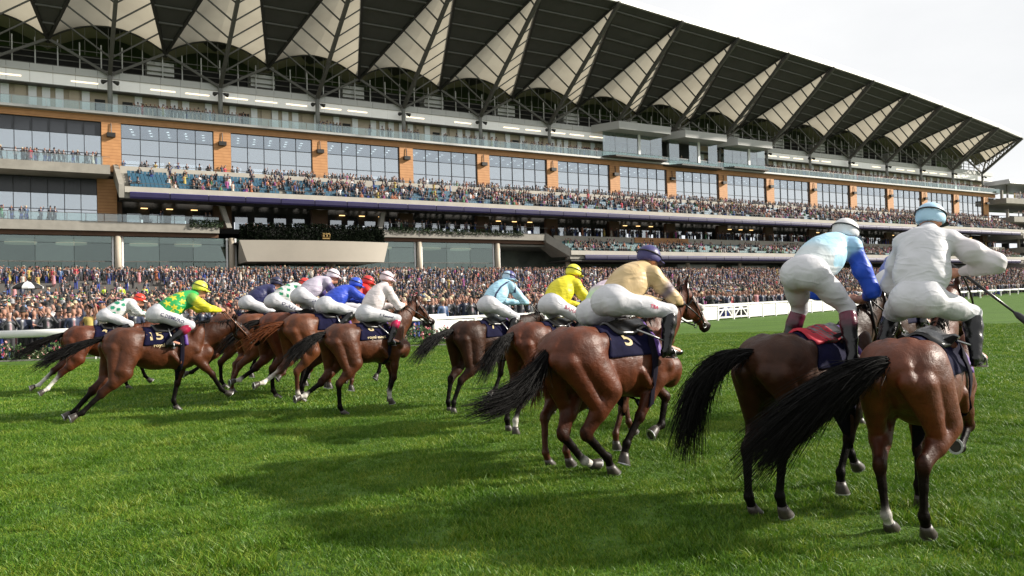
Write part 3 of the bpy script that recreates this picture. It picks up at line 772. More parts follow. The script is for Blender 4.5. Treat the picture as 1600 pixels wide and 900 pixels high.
mb = MB(); mb.hexa([(0, -6, 4.4), (34, -6, 4.4), (34, 6, 4.4), (0, 6, 4.4), (0, -6.2, 5.4), (34, -6.2, 5.4), (34, 0, 7.0), (0, 0, 7.0)]); mb.build('canopy', tm, tent)
for q in range(14): MB().box(q * 2.55, q * 2.55 + 0.5, -6, -5.7, 0, 4.4).build('post', tm, tent)
# ------------------------------------------------------------------ ground, terrace, rails
def turf_mat():
    m, n, b = nodes_of('turf'); L = n.links
    tc = n.nodes.new('ShaderNodeTexCoord')
    def noise(sc, det=4, stretch=None):
        x = n.nodes.new('ShaderNodeTexNoise'); x.inputs['Scale'].default_value = sc; x.inputs['Detail'].default_value = det
        if stretch:
            mp = n.nodes.new('ShaderNodeMapping'); mp.inputs['Scale'].default_value = stretch; mp.inputs['Rotation'].default_value = (0, 0, R(-42)); L.new(tc.outputs['Object'], mp.inputs[0]); L.new(mp.outputs[0], x.inputs['Vector'])
        else: L.new(tc.outputs['Object'], x.inputs['Vector'])
        return x.outputs['Fac']
    r = n.nodes.new('ShaderNodeValToRGB')
    r.color_ramp.elements[0].position = 0.32; r.color_ramp.elements[0].color = (0.030, 0.072, 0.007, 1)
    r.color_ramp.elements[1].position = 0.68; r.color_ramp.elements[1].color = (0.085, 0.165, 0.016, 1)
    mx = n.nodes.new('ShaderNodeMath'); mx.operation = 'MULTIPLY_ADD'; mx.inputs[1].default_value = 0.45
    L.new(noise(0.35, 6, (1.0, 2.5, 1.0)), mx.inputs[0])
    m2 = n.nodes.new('ShaderNodeMath'); m2.operation = 'MULTIPLY'; m2.inputs[1].default_value = 0.55; L.new(noise(9.0, 8), m2.inputs[0]); L.new(m2.outputs[0], mx.inputs[2])
    L.new(mx.outputs[0], r.inputs[0]); L.new(r.outputs[0], b.inputs['Base Color'])
    b.inputs['Roughness'].default_value = 0.8; b.inputs['Specular IOR Level'].default_value = 0.2
    bp = n.nodes.new('ShaderNodeBump'); bp.inputs['Strength'].default_value = 0.9; bp.inputs['Distance'].default_value = 0.06
    L.new(noise(14.0, 10), bp.inputs['Height']); L.new(bp.outputs[0], b.inputs['Normal'])
    return m
turf = turf_mat()
g = MB().add([(-1500, -400, 0), (1500, -400, 0), (1500, 2500, 0), (-1500, 2500, 0)], [(0, 1, 2, 3)]).build('ground', turf, None, 'structure')
# lawn and stepped terrace between the rail and the stand, in the stand's own frame
RAIL = [(0, 572), (165, 565), (480, 548), (1095, 503), (1510, 469), (1600, 461.5)]
RP = [at_ground(*p) for p in RAIL]
RP = [RP[0] + (RP[0] - RP[1]) * 4] + RP + [RP[-1] + (RP[-1] - RP[-2]) * 2.0]
SI = SM.inverted()
def rail_v(u):                 # the rail's distance from the stand at u
    q = [(SI @ p) for p in RP]
    for a, b in zip(q[:-1], q[1:]):
        if a.x <= u <= b.x: return -(a.y + (b.y - a.y) * (u - a.x) / (b.x - a.x))
    return 95.0 if u < q[0].x else 30.0
def floor_w(u, v):             # local height of the spectators' floor
    if v < 12: return 5.35
    if v < 29: return 5.35 - math.floor((v - 12) / 1.3) * 0.295
    return max(1.45 - (v - 29) * 0.032, TILT * u - SO.z + 0.012)
terr = MB()
bx(terr, U0 - 60, U1 + 40, -13, 12.0, 2.0, 5.35)
terr.build('terrace', mat('paving', (0.20, 0.19, 0.175), 0.85, var=0.15, scale=0.8), None, 'structure').matrix_world = SM
for k in range(13):
    o = bx(MB(), U0 - 60, U1 + 40, 12 + 1.3 * k, 13.3 + 1.3 * k, 0.5, 5.35 - 0.295 * (k + 1) + 0.295).build('terrace_step' if k else 'terrace_step', concrete, None, 'structure'); o.matrix_world = SM
    o = bx(MB(), U0 - 60, U1 + 40, 13.22 + 1.3 * k, 13.31 + 1.3 * k, 0.5, 5.352 - 0.295 * (k + 1) + 0.297).build('terrace_nosing', mat('nosing', (0.10, 0.095, 0.09), 0.8), None, 'structure'); o.matrix_world = SM
lw = MB(); lw.add([L3((U0 - 60, 28.8, 1.44)), L3((U1 + 40, 28.8, 1.44)), L3((U1 + 40, 74, 0.0)), L3((U0 - 60, 74, 0.0))], [(0, 1, 2, 3)])
for (a, b) in (((U0 - 60, 74, 0.0), (U0 - 60, 100, -0.9)),):
    lw.add([L3(a), L3((U1 + 40, 74, 0.0)), L3((U1 + 40, 100, -0.9)), L3(b)], [(0, 1, 2, 3)])
lawn = lw.build('lawn', turf, None, 'structure'); lawn.matrix_world = SM
railw = mat('rail_white', (0.74, 0.74, 0.72), 0.4, var=0.04, scale=3)
def along(P, step):
    out = []; carry = 0.0
    for a, b in zip(P[:-1], P[1:]):
        L = (b - a).length; t = carry
        while t < L: out.append((a + (b - a) * t / L, (b - a).normalized())); t += step
        carry = t - L
    return out
rail = empty('running_rail', RP[0]); tag(rail, 'white plastic running rail on square posts along the edge of the track', 'rail')
def relative(o, root):
    o.location = -root.location
    return o
RH = 1.18
for a, b in zip(RP[:-1], RP[1:]):
    k = max(1, int((b - a).length / 5.6))
    for q in range(k):
        p0 = a + (b - a) * q / k; p1 = a + (b - a) * (q + 1) / k
        if 690 < 800 + FOC * (p0.x + p1.x) / (p0.y + p1.y) < 1345 and p0.y > 0: continue
        d = (p1 - p0).normalized() * 0.01
        mb = MB(); n = 10; V = []; t = (p1 - p0).normalized(); sd = Vector((0, 0, 1)).cross(t)
        for p in (p0 + d, p1 - d):
            for i in range(n):
                an = 2 * math.pi * i / n
                V.append(p + Vector((0, 0, RH - 0.135 + 0.135 * math.sin(an))) + sd * 0.10 * math.cos(an))
        mb.add(V, [(i, (i + 1) % n, n + (i + 1) % n, n + i) for i in range(n)] + [tuple(range(n - 1, -1, -1)), tuple(range(n, 2 * n))], True)
        relative(mb.build('rail_length', railw, rail), rail)
pm = None
pa, pb = at_ground(165, 565), at_ground(487, 547.5)
PS = (pb - pa).length; RQ = [pa - (pb - pa)] + [pa] + [p for p in RP if p.x > pb.x - 0.5]
for p, t in along(RQ, PS):
    if p.y > 190: break
    if 690 < 800 + FOC * p.x / p.y < 1345: continue
    ang = math.atan2(t.y, t.x)
    if pm is None: pm = MB().box(-0.09, 0.09, -0.07, 0.07, -0.02, RH - 0.2).mesh('rail_post', railw)
    o = link('rail_post', pm, rail); o.location = p - rail.location; o.rotation_euler = (0, 0, ang)
# panelled white crowd fence behind the rail on the right, with two braced gates
fence = empty('white_fence', RP[3]); tag(fence, 'low white boarded crowd fence with two braced gates behind the rail', 'fence')
FP = [at_ground(680, 533.4), at_ground(1095, 503), at_ground(1250, 490.3), at_ground(1345, 482.5)]
FH = 1.02
for a, b in zip(FP[:-1], FP[1:]):
    L = (b - a).length; k = max(1, round(L / 2.4)); t = (b - a).normalized(); ang = math.atan2(t.y, t.x)
    for q in range(k):
        p0 = a + (b - a) * q / k; w = L / k
        gate = abs((p0 + t * w / 2).x / (p0 + t * w / 2).y * FOC + 800 - 1140) < 30
        mb = MB()
        if not gate:
            mb.box(0.06, w - 0.06, -0.02, 0.02, 0.08, FH - 0.12); 
            o = mb.build('fence_board', railw, fence)
        else:
            for z in (0.12, 0.62, FH - 0.2): mb.box(0.08, w - 0.08, -0.03, 0.03, z, z + 0.1)
            for x in (0.08, w / 2 - 0.05, w - 0.18): mb.box(x, x + 0.1, -0.028, 0.028, 0.1, FH - 0.1)
            mb.bar((0.1, 0, 0.15), (w / 2, 0, FH - 0.15), 0.05, 0.09); mb.bar((w - 0.1, 0, 0.15), (w / 2, 0, FH - 0.15), 0.05, 0.09)
            o = mb.build('gate', railw, fence)
        o.location = p0 - fence.location; o.rotation_euler = (0, 0, ang)
        o = MB().box(-0.06, 0.06, -0.06, 0.06, 0, FH).build('fence_post', railw, fence); o.location = p0 - fence.location; o.rotation_euler = (0, 0, ang)
        o = MB().box(0, w, -0.07, 0.07, FH - 0.08, FH + 0.03).build('fence_cap', railw, fence); o.location = p0 - fence.location; o.rotation_euler = (0, 0, ang)
# rose bed behind the rail on the left
def bed(px0, px1, back, name, label, seed):
    a = at_ground(px0, 572 - (px0 / 1600) * 60 - 6); b = at_ground(px1, 572 - (px1 / 1600) * 60 - 6)
    root = empty(name, a); tag(root, label, 'flower bed', 'rose beds along the rail')
    t = (b - a); L = t.length; t.normalize(); sd = Vector((-t.y, t.x, 0))
    V = []; F = []; V2 = []; F2 = []
    for k in range(int(L * 420)):
        x = RNG.uniform(0, L); h = 0.55 + 0.18 * math.sin(x * 2.1 + seed) + 0.12 * math.sin(x * 5.3); y = 0.35 + RNG.uniform(0, 1.3)
        c = np.array(t * x + sd * y) + np.array([0, 0, abs(RNG.uniform(0.03, 1)) ** 0.6 * h])
        d = RNG.normal(size=3); d /= np.linalg.norm(d); e = np.cross(d, RNG.normal(size=3)); e /= np.linalg.norm(e); s = RNG.uniform(0.03, 0.065); q = len(V)
        V += [c - d * s, c + e * s * 0.6, c + d * s, c - e * s * 0.6]; F.append((q, q + 1, q + 2, q + 3))
    link('foliage', np_mesh('foliage', np.array(V), np.array(F), mat('rose_leaf', (0.040, 0.085, 0.020), 0.5, var=0.5, scale=3), smooth=False), root, 'stuff')
    for (nm, colr, num) in (('pink_roses', (0.62, 0.16, 0.22), 9), ('cream_roses', (0.66, 0.52, 0.42), 7), ('blush_roses', (0.68, 0.36, 0.34), 5)):
        V2 = []; F2 = []
        for k in range(int(L * num)):
            x = RNG.uniform(0, L); h = 0.55 + 0.18 * math.sin(x * 2.1 + seed) + 0.12 * math.sin(x * 5.3)
            c = np.array(t * x + sd * (0.32 + RNG.uniform(0, 0.9))) + np.array([0, 0, h * RNG.uniform(0.35, 1.12)])
            for w in range(7):
                d = RNG.normal(size=3); d /= np.linalg.norm(d); e = np.cross(d, RNG.normal(size=3)); e /= np.linalg.norm(e); s = RNG.uniform(0.03, 0.05); q = len(V2); cc = c + RNG.normal(size=3) * 0.018
                V2 += [cc - d * s, cc + e * s * 0.8, cc + d * s, cc - e * s * 0.8]; F2.append((q, q + 1, q + 2, q + 3))
        link(nm, np_mesh(nm, np.array(V2), np.array(F2), mat(nm, colr, 0.6, var=0.2, scale=20), smooth=False), root, 'stuff')
    mb = MB(); mb.bar((t * 0 + sd * 0.25), t * L + sd * 0.25, 0.06, 0.1); mb.build('bed_edging', mat('edging', (0.3, 0.28, 0.25), 0.8), root)
    return root
bed(-60, 165, 1.5, 'rose_bed', 'bed of pink and cream roses behind the left end of the running rail', 0.3)
bed(195, 430, 1.5, 'rose_bed', 'green rose bed with few blooms behind the rail, hidden partly by galloping horses', 2.0)
bed(590, 760, 1.5, 'rose_bed', 'low planted bed at the rail below the far seats, right of the pack', 4.0)
# low picket edging behind the beds
pk = empty('picket_fence', at_ground(165, 560)); tag(pk, 'low white picket fence behind the rose bed', 'fence')
a, b = at_ground(150, 561), at_ground(520, 540); t = (b - a); L = t.length; t.normalize(); kk = MB().box(-0.02, 0.02, -0.01, 0.01, 0, 0.30).mesh('picket', railw)
for q in range(int(L / 0.14)):
    if q >= 90: break
    o = link('picket', kk, pk); o.location = a + t * (q * 0.14) - pk.location; o.rotation_euler = (0, 0, math.atan2(t.y, t.x))
o = MB().bar((0, 0, 0.24), t * min(L, 12.6) + Vector((0, 0, 0.24)), 0.03, 0.04).build('picket_bar', railw, pk); o.location = a - pk.location
# ------------------------------------------------------------------ spectators
SKINS = [(0.40, 0.205, 0.145), (0.35, 0.175, 0.12), (0.20, 0.095, 0.055), (0.42, 0.235, 0.175)]
HAIRS = [(0.02, 0.013, 0.008), (0.06, 0.03, 0.014), (0.25, 0.15, 0.06), (0.16, 0.15, 0.14)]
crowd_mat = attr_mat('spectator', rough=0.75, var=0.12, vscale=4)
def person_mesh(kind, main, second, hat, arms, skin, hair, seated=False):
    V3 = lambda x, y, z: Vector((x, y, z))
    P = []; zz = 0.0
    sk = skin
    hipz = 0.92
    if seated: hipz = 0.48
    ch = hipz + 0.42; sz = hipz + 0.54; hz = hipz + 0.78
    w = 0.20 if kind == 'm' else 0.17
    if kind == 'm':
        P += [rc(V3(0, 0, hipz), V3(0, 0, ch), 0.15, 0.17, main, 0.05, ys=1.15), rc(V3(0, -w, sz - 0.03), V3(0, w, sz - 0.03), 0.075, 0.075, main, 0.06)]
        P += [rc(V3(0.12, 0, sz - 0.02), V3(0.15, 0, hipz + 0.22), 0.045, 0.03, (0.62, 0.62, 0.62), 0.01), rc(V3(0.155, 0, sz - 0.06), V3(0.18, 0, hipz + 0.26), 0.016, 0.02, second, 0.004)]
        if not seated:
            for s in (1, -1): P += [rc(V3(0, s * 0.09, hipz), V3(0, s * 0.11, 0.08), 0.10, 0.06, second if second[0] < 0.1 else (0.03, 0.03, 0.035), 0.03), rc(V3(0, s * 0.11, 0.05), V3(0.14, s * 0.12, 0.04), 0.05, 0.045, (0.02, 0.02, 0.02), 0.02)]
    else:
        P += [rc(V3(0, 0, hipz), V3(0, 0, ch), 0.135, 0.135, main, 0.05, ys=1.15), rc(V3(0, -w, sz - 0.03), V3(0, w, sz - 0.03), 0.06, 0.06, main, 0.05)]
        if not seated:
            P += [rc(V3(0, 0, hipz), V3(0, 0, 0.45), 0.16, 0.20, main, 0.06, ys=1.1)]
            for s in (1, -1): P += [rc(V3(0, s * 0.07, 0.5), V3(0, s * 0.08, 0.08), 0.055, 0.04, sk, 0.02), rc(V3(-0.03, s * 0.08, 0.05), V3(0.12, s * 0.08, 0.03), 0.035, 0.03, second, 0.02)]
    if seated:
        for s in (1, -1): P += [rc(V3(0, s * 0.09, hipz), V3(0.40, s * 0.11, hipz + 0.02), 0.10, 0.08, main if kind == 'f' else second, 0.04), rc(V3(0.40, s * 0.11, hipz), V3(0.38, s * 0.11, 0.06), 0.07, 0.05, second if kind == 'm' else sk, 0.03)]
    slc = main if (kind == 'm' or arms == 'sleeve') else sk
    for s in (1, -1):
        a = V3(0, s * (w + 0.03), sz - 0.03)
        if arms in ('down', 'sleeve'): e, h = V3(-0.02, s * (w + 0.10), sz - 0.32), V3(0.10, s * (w + 0.05), sz - 0.56)
        elif arms == 'clap': e, h = V3(0.06, s * (w + 0.09), sz - 0.28), V3(0.30, s * 0.05, sz - 0.18)
        elif arms == 'phone': e, h = V3(0.12, s * (w + 0.10), sz - 0.18), V3(0.28, s * 0.08, sz + 0.16)
        else: e, h = (V3(0.06, s * (w + 0.14), sz + 0.14), V3(0.10, s * (w + 0.10), sz + 0.44)) if s > 0 else (V3(-0.02, s * (w + 0.10), sz - 0.30), V3(0.16, s * (w + 0.0), sz - 0.50))
        P += [rc(a, e, 0.062, 0.05, main if kind == 'm' else slc, 0.03), rc(e, e + (h - e) * 0.85, 0.048, 0.04, slc, 0.02), rc(e + (h - e) * 0.85, h + (h - e).normalized() * 0.05, 0.04, 0.042, sk, 0.01)]
    P += [rc(V3(0, 0, sz), V3(0.01, 0, hz - 0.08), 0.06, 0.055, sk, 0.03), el((0.02, 0, hz + 0.02), (0.10, 0.08, 0.125), sk, 0.02), el((0.11, 0, hz), (0.02, 0.018, 0.03), sk, 0.01)]
    P += [el((-0.03, 0, hz + 0.055), (0.10, 0.088, 0.105), hair, 0.01)]
    if kind == 'f': P += [rc((-0.06, 0.0, hz), (-0.07, 0, hz - 0.20), 0.085, 0.07, hair, 0.03)]
    if hat == 'top':
        hc = (0.012, 0.012, 0.013) if main[0] < 0.1 else (0.30, 0.30, 0.31)
        P += [rc((-0.01, 0, hz + 0.13), (-0.015, 0, hz + 0.24), 0.095, 0.100, hc, 0.01), el((0.0, 0, hz + 0.105), (0.165, 0.15, 0.022), hc, 0.01)]
    elif hat == 'wide':
        P += [el((0.0, 0, hz + 0.12), (0.25, 0.24, 0.03), second, 0.01, ry=R(8)), el((-0.01, 0, hz + 0.15), (0.11, 0.10, 0.07), second, 0.01)]
    elif hat == 'disc':
        P += [el((0.04, 0.07, hz + 0.17), (0.16, 0.15, 0.03), second, 0.005, ry=R(25), rx=R(-30)), el((0.0, 0.09, hz + 0.22), (0.04, 0.05, 0.08), second, 0.01)]
    elif hat == 'boater':
        P += [el((0.0, 0, hz + 0.11), (0.17, 0.16, 0.02), (0.55, 0.45, 0.28), 0.01), rc((0, 0, hz + 0.12), (0, 0, hz + 0.15), 0.10, 0.10, (0.55, 0.45, 0.28), 0.01)]
    return sdf_mesh('spectator', P, 0.032, crowd_mat, 0.03, 1, 0.010)
DARK = [((0.016, 0.017, 0.026), 'black'), ((0.022, 0.030, 0.065), 'navy'), ((0.038, 0.040, 0.047), 'charcoal')]
LIGHT = [((0.15, 0.155, 0.17), 'grey'), ((0.06, 0.11, 0.22), 'mid blue'), ((0.24, 0.19, 0.13), 'tan')]
DRESS = [((0.58, 0.05, 0.08), 'red'), ((0.62, 0.28, 0.30), 'pink'), ((0.66, 0.60, 0.52), 'cream'), ((0.64, 0.64, 0.63), 'white'), ((0.08, 0.28, 0.14), 'green'), ((0.20, 0.30, 0.50), 'pale blue'),
         ((0.55, 0.42, 0.10), 'yellow'), ((0.020, 0.018, 0.022), 'black'), ((0.40, 0.08, 0.30), 'magenta'), ((0.58, 0.40, 0.32), 'peach'), ((0.04, 0.06, 0.22), 'dark blue'), ((0.45, 0.35, 0.42), 'lilac'), ((0.5, 0.16, 0.07), 'coral')]
DRESS = [(tuple(0.72 * q + 0.03 * sum(c) / 3 for q in c), n_) for c, n_ in DRESS]
PV = []          # (mesh, description)
rp = random.Random(5)
TIE = [((0.4, 0.03, 0.05), 'red'), ((0.03, 0.05, 0.25), 'blue'), ((0.02, 0.02, 0.02), 'black'), ((0.45, 0.2, 0.28), 'pink')]
for i in range(17):
    c, nm = (DARK * 5 + LIGHT)[i % 18] if i < 13 else LIGHT[i % 3]
    tie, tn = TIE[i % 4]; hat = ['top', None, None, 'top', None, None, 'boater'][i % 7]; arms = ['down', 'phone', 'clap', 'down', 'raise'][i % 5]
    d = f'{nm} suit' + {'top': ' and top hat', 'boater': ' and straw hat', None: ''}[hat] + {'down': '', 'phone': ' holding up a phone', 'clap': ' clapping', 'raise': ' with one arm raised'}[arms]
    PV.append((person_mesh('m', c, tie, hat, arms, SKINS[i % 4], HAIRS[(i * 3) % 4]), 'man in ' + d))
for i in range(4):
    PV.append((person_mesh('m', (0.66, 0.66, 0.67), (0.03, 0.03, 0.05), None, ['clap', 'down', 'raise', 'phone'][i], SKINS[i], HAIRS[i]), 'man in white shirt' + [' clapping', '', ' with one arm raised', ' holding up a phone'][i]))
for i in range(22):
    c, nm = DRESS[i % 13]; h2, hn = DRESS[(i * 5 + 3) % 13]; hat = ['wide', 'disc', None, 'disc', 'wide', None][i % 6]; arms = ['down', 'clap', 'phone', 'sleeve', 'raise'][i % 5]
    d = f'{nm} dress' + {'wide': f' and wide {hn} hat', 'disc': f' and {hn} disc hat', None: ''}[hat] + {'down': '', 'sleeve': ' with sleeves', 'phone': ' holding up a phone', 'clap': ' clapping', 'raise': ' with one arm raised'}[arms]
    PV.append((person_mesh('f', c, h2, hat, arms, SKINS[(i * 3) % 4], HAIRS[i % 4]), 'woman in ' + d))
HV = person_mesh('m', (0.55, 0.75, 0.03), (0.02, 0.02, 0.03), None, 'down', SKINS[1], HAIRS[0])
SV = []
for i in range(12):
    if i % 3 == 1: c, _ = DRESS[(i * 3) % 13]; h2, _ = DRESS[(i * 5 + 3) % 13]; SV.append(person_mesh('f', c, h2, ['wide', 'disc', None][i % 3], ['clap', 'down', 'phone'][i % 3], SKINS[i % 4], HAIRS[i % 4], True))
    else: c, _ = DARK[i % 3]; SV.append(person_mesh('m', c, (0.02, 0.02, 0.03), ['top', None, None][i % 3], ['clap', 'down', 'phone'][i % 3], SKINS[i % 4], HAIRS[i % 4], True))
def visible(p, m=30):
    d = p - Vector((0, 0, CAM_H)); z = d.dot(_F)
    if z < 1: return False
    x = 800 + FOC * d.dot(_Rt) / z; y = 450 - FOC * d.dot(_U) / z
    return -m < x < 1600 + m and -m < y < 900 + m
def pix(p):
    d = p - Vector((0, 0, CAM_H)); z = d.dot(_F)
    return 800 + FOC * d.dot(_Rt) / z, 450 - FOC * d.dot(_U) / z
def gn_scatter(name, pts, rots, idx, meshes, scl=None, label=None):
    """one object of points; each point carries an instance of one of the meshes"""
    src = bpy.data.collections.new(name + '_source')
    for i, m in enumerate(meshes):
        o = bpy.data.objects.new('%s_%02d' % (name, i), m); src.objects.link(o)
    me = bpy.data.meshes.new(name); me.from_pydata([tuple(p) for p in pts], [], [])
    a = me.attributes.new('rot', 'FLOAT_VECTOR', 'POINT'); a.data.foreach_set('vector', np.asarray(rots, np.float32).ravel())
    a = me.attributes.new('vidx', 'INT', 'POINT'); a.data.foreach_set('value', np.asarray(idx, np.int32))
    a = me.attributes.new('scl', 'FLOAT', 'POINT'); a.data.foreach_set('value', np.asarray(scl if scl is not None else np.ones(len(pts)), np.float32))
    ob = link(name, me, None, 'stuff')
    ng = bpy.data.node_groups.new(name, 'GeometryNodeTree')
    ng.interface.new_socket('Geometry', in_out='INPUT', socket_type='NodeSocketGeometry'); ng.interface.new_socket('Geometry', in_out='OUTPUT', socket_type='NodeSocketGeometry')
    N = ng.nodes; gi = N.new('NodeGroupInput'); go = N.new('NodeGroupOutput')
    ci = N.new('GeometryNodeCollectionInfo'); ci.inputs['Collection'].default_value = src; ci.inputs['Separate Children'].default_value = True; ci.inputs['Reset Children'].default_value = True
    ip = N.new('GeometryNodeInstanceOnPoints'); ip.inputs['Pick Instance'].default_value = True
    def attr(nm, ty):
        x = N.new('GeometryNodeInputNamedAttribute'); x.data_type = ty; x.inputs['Name'].default_value = nm
        return x.outputs['Attribute']
    ng.links.new(gi.outputs[0], ip.inputs['Points']); ng.links.new(ci.outputs[0], ip.inputs['Instance'])
    ng.links.new(attr('vidx', 'INT'), ip.inputs['Instance Index']); ng.links.new(attr('rot', 'FLOAT_VECTOR'), ip.inputs['Rotation']); ng.links.new(attr('scl', 'FLOAT'), ip.inputs['Scale'])
    ng.links.new(ip.outputs[0], go.inputs[0])
    md = ob.modifiers.new('scatter', 'NODES'); md.node_group = ng
    if label: ob['label'] = label
    return ob
FACE = math.pi / 2 - TH - math.pi / 2        # local +x (facing) turned towards the track
# lawn and terrace crowd
cand = []
v = 6.0
while v < 92:
    u = -46.0 - 0.25 * max(0, v - 30)
    while u < 232:
        lim = rail_v(u) - (2.6 if u < 20 else 1.9)
        if v < lim:
            dens = 0.88
            if 12 < v < 29: dens = 0.80 if not (-14 < u < 4 and 15 < v < 26) else 0.22
            if v > 60: dens = 0.97
            dens *= 0.86 + 0.22 * math.sin(u * 0.37 + v * 0.21) * math.sin(v * 0.33 - u * 0.11)
            if rp.random() < dens:
                uu, vv = u + rp.uniform(-0.22, 0.22), v + rp.uniform(-0.3, 0.3)
                p = S(uu, vv, floor_w(uu, vv)); 
                if visible(p + Vector((0, 0, 1.6))): cand.append((p, uu, vv))
        u += 0.78 if v < 72 or u > 25 else 0.60
    v += (0.85 if v < 72 else 0.7) if v > 29 else 1.3
pts, rots, idx, scl = [], [], [], []
# the individuals: those nearest the rail in view
near = []
cells = {}
for c in sorted(cand, key=lambda c: c[0].y * 1.0):
    x, y = pix(c[0] + Vector((0, 0, 1.55)))
    if x < -5 or x > 1605: continue
    k = (int(x / 9), int(y / 7))
    if cells.get(k, 0) >= 1 or len(near) >= 300: continue
    cells[k] = 1; near.append(c)
nearset = set(id(c) for c in near)
LM = [(30, 'left of the kiosk parasol'), (75, 'right of the kiosk parasol'), (150, 'left of the red-capped jockey'), (240, 'beside the spotted jockey'), (300, 'behind the starred jockey'), (370, 'above the neck of horse 15'), (460, 'behind the green-checked jockey'), (540, 'behind the blue jockey'),
      (630, 'behind the pink-capped jockey'), (700, 'by the raised head of horse 8'), (760, 'left of the light blue jockey'), (860, 'behind the light blue jockey'), (960, 'behind the yellow-capped jockey'), (1080, 'behind the navy-capped jockey'), (1180, 'above the white gates'), (1260, 'left of the blue-sleeved jockey'), (1420, 'between the two nearest jockeys'), (9999, 'right of the nearest jockey')]
named = {}
for c in cand:
    i = rp.randrange(len(PV))
    if rp.random() < 0.62: i = rp.randrange(13)
    s = rp.uniform(0.93, 1.07)
    rz = FACE + rp.gauss(0, 0.45)
    if id(c) in nearset:
        o = link('spectator', PV[i][0]); o.location = c[0]; o.rotation_euler = (0, 0, rz); o.scale = (s, s, s)
        x, y = pix(c[0] + Vector((0, 0, 1.5)))
        where = next(t for lim, t in LM if x < lim)
        named.setdefault((PV[i][1], where), []).append((x, o))
    else:
        pts.append(c[0]); rots.append((0, 0, rz)); idx.append(i); scl.append(s)
ORD = ['first', 'second', 'third', 'fourth', 'fifth', 'sixth', 'seventh', 'eighth', 'ninth', 'tenth', 'eleventh', 'twelfth', 'thirteenth', 'fourteenth', 'fifteenth', 'sixteenth', 'seventeenth', 'eighteenth']
byl = {}
for (d, where), L in named.items():
    ex = f'{d}, {where}'
    for arm in (' with one arm raised', ' holding up a phone', ' with sleeves', ' clapping'):
        if len(ex.split()) > 9: ex = ex.replace(arm, '')
    if len(ex.split()) > 12 and ' and ' in ex: ex = ex[:ex.index(' and ')] + ex[ex.index(','):]
    byl.setdefault(ex, []).extend(L)
for ex, L in byl.items():
    L.sort(key=lambda t: t[0])
    for n_, (x, o) in enumerate(L):
        tag(o, ex + (f', {ORD[min(n_, 17)]} from left' if len(L) > 1 else ''), 'person', 'spectators nearest the rail')
print('crowd', len(cand), len(near))
gn_scatter('crowd', pts, rots, idx, [p[0] for p in PV], scl, 'dense crowd of racegoers packed on the lawn and terrace')
# people in the two seating tiers and on the balconies
pts, rots, idx = [], [], []
NS, NPV = len(SV), len(PV)
def put(u, v, w, seated):
    p = S(u, v, w)
    if not visible(p): return
    pts.append(p); rots.append((0, 0, FACE + rp.gauss(0, 0.35))); idx.append(rp.randrange(NS) if seated else NS + (rp.randrange(NPV) if rp.random() > 0.70 else rp.randrange(13)))
def clump(u, seed):     # occupancy along the stand
    return 0.5 + 0.30 * math.sin(u * 0.21 + seed) + 0.22 * math.sin(u * 0.55 + 2 * seed)
for r in range(6):
    v = 7.4 - 5.4 * r / 7 - 0.55; w = 18.0 + 2.9 * r / 6
    u = 1.6
    while u < U1 - 1:
        f = (u / BAY) % 1.0
        occ = (0.08 if u < 9 else 0.34 if u < 17 else 0.62 if u < 28 else 0.74) * (0.35 + 0.75 * clump(u, r * 0.3))
        if 0.42 < f < 0.51: occ = 0.35
        if rp.random() < occ: put(u + rp.uniform(-0.1, 0.1), v + 0.1, w - 0.02, rp.random() < 0.7)
        u += 0.52
u = 1.5
while u < U1 - 1:
    if rp.random() < (0.5 if u < 22 else 0.85) * (0.45 + 0.7 * clump(u, 1.1)): put(u, rp.uniform(0.7, 1.5), 21.2, False)
    if rp.random() < 0.45 * (0.4 + 0.7 * clump(u, 2.1)) and u > 10: put(u + 0.3, rp.uniform(0.3, 0.7), 21.45, False)
    u += 0.6
for r in range(4):
    v = 7.4 - 5.0 * r / 5 - 0.55; w = 10.2 + 2.0 * r / 4
    u = 76
    while u < U1 - 1:
        occ = 0.30 + 0.35 * clump(u, 4 + r * 0.2) if u < 120 else 0.5
        if u > 140: occ = 0.8
        if rp.random() < occ * 0.8: put(u, v + 0.1, w - 0.02, True)
        u += 0.55
u = 75
while u < U1 - 1:
    for q in range(2):
        if rp.random() < 0.7: put(u + rp.uniform(0, 0.5), rp.uniform(-0.8, 1.6), 13.7, False)
    u += 0.75
for (a, b, vv, w, d) in ((-16, -7, 4.2, 13.75, 0.55), (-16, -1.2, 4.3, 21.55, 0.5), (2.0, 13.0, 4.3, 13.75, 0.10), (3.0, 14.5, 0.6, 29.75, 0.9), (15.6, 19.5, 0.6, 29.75, 0.8), (30, 34, 0.6, 29.75, 0.7), (39, 50, 0.6, 29.75, 0.45), (52, 140, 0.6, 29.75, 0.42), (140, 230, 0.6, 29.75, 0.7), (39, 71, 4.2, 13.7, 0.35), (16.5, 37, 6.5, 12.1, 0.45)):
    u = a
    while u < b:
        if rp.random() < d: put(u, vv + rp.uniform(-0.3, 0.1), w, False)
        if rp.random() < d * 0.4: put(u + 0.2, vv - 0.9, w, False)
        u += 0.55
FM = far.matrix_basis
for w, k in ((9.9, 0), (14.7, 1), (18.7, 2), (23.5, 3), (28.9, 4)):
    u = 0
    while u < 60:
        if rp.random() < 0.6:
            p = Matrix.Translation(far.location) @ Matrix.Rotation(math.pi / 2 - TH - 0.05, 4, 'Z') @ Vector((u, -(6.2 - 0.6 * k), w))
            pts.append(p); rots.append((0, 0, FACE)); idx.append(NS + rp.randrange(NPV))
        u += 0.7
gn_scatter('seated_crowd', pts, rots, idx, SV + [p[0] for p in PV], None, 'racegoers filling the grandstand seats and balconies')
print('stand people', len(pts))
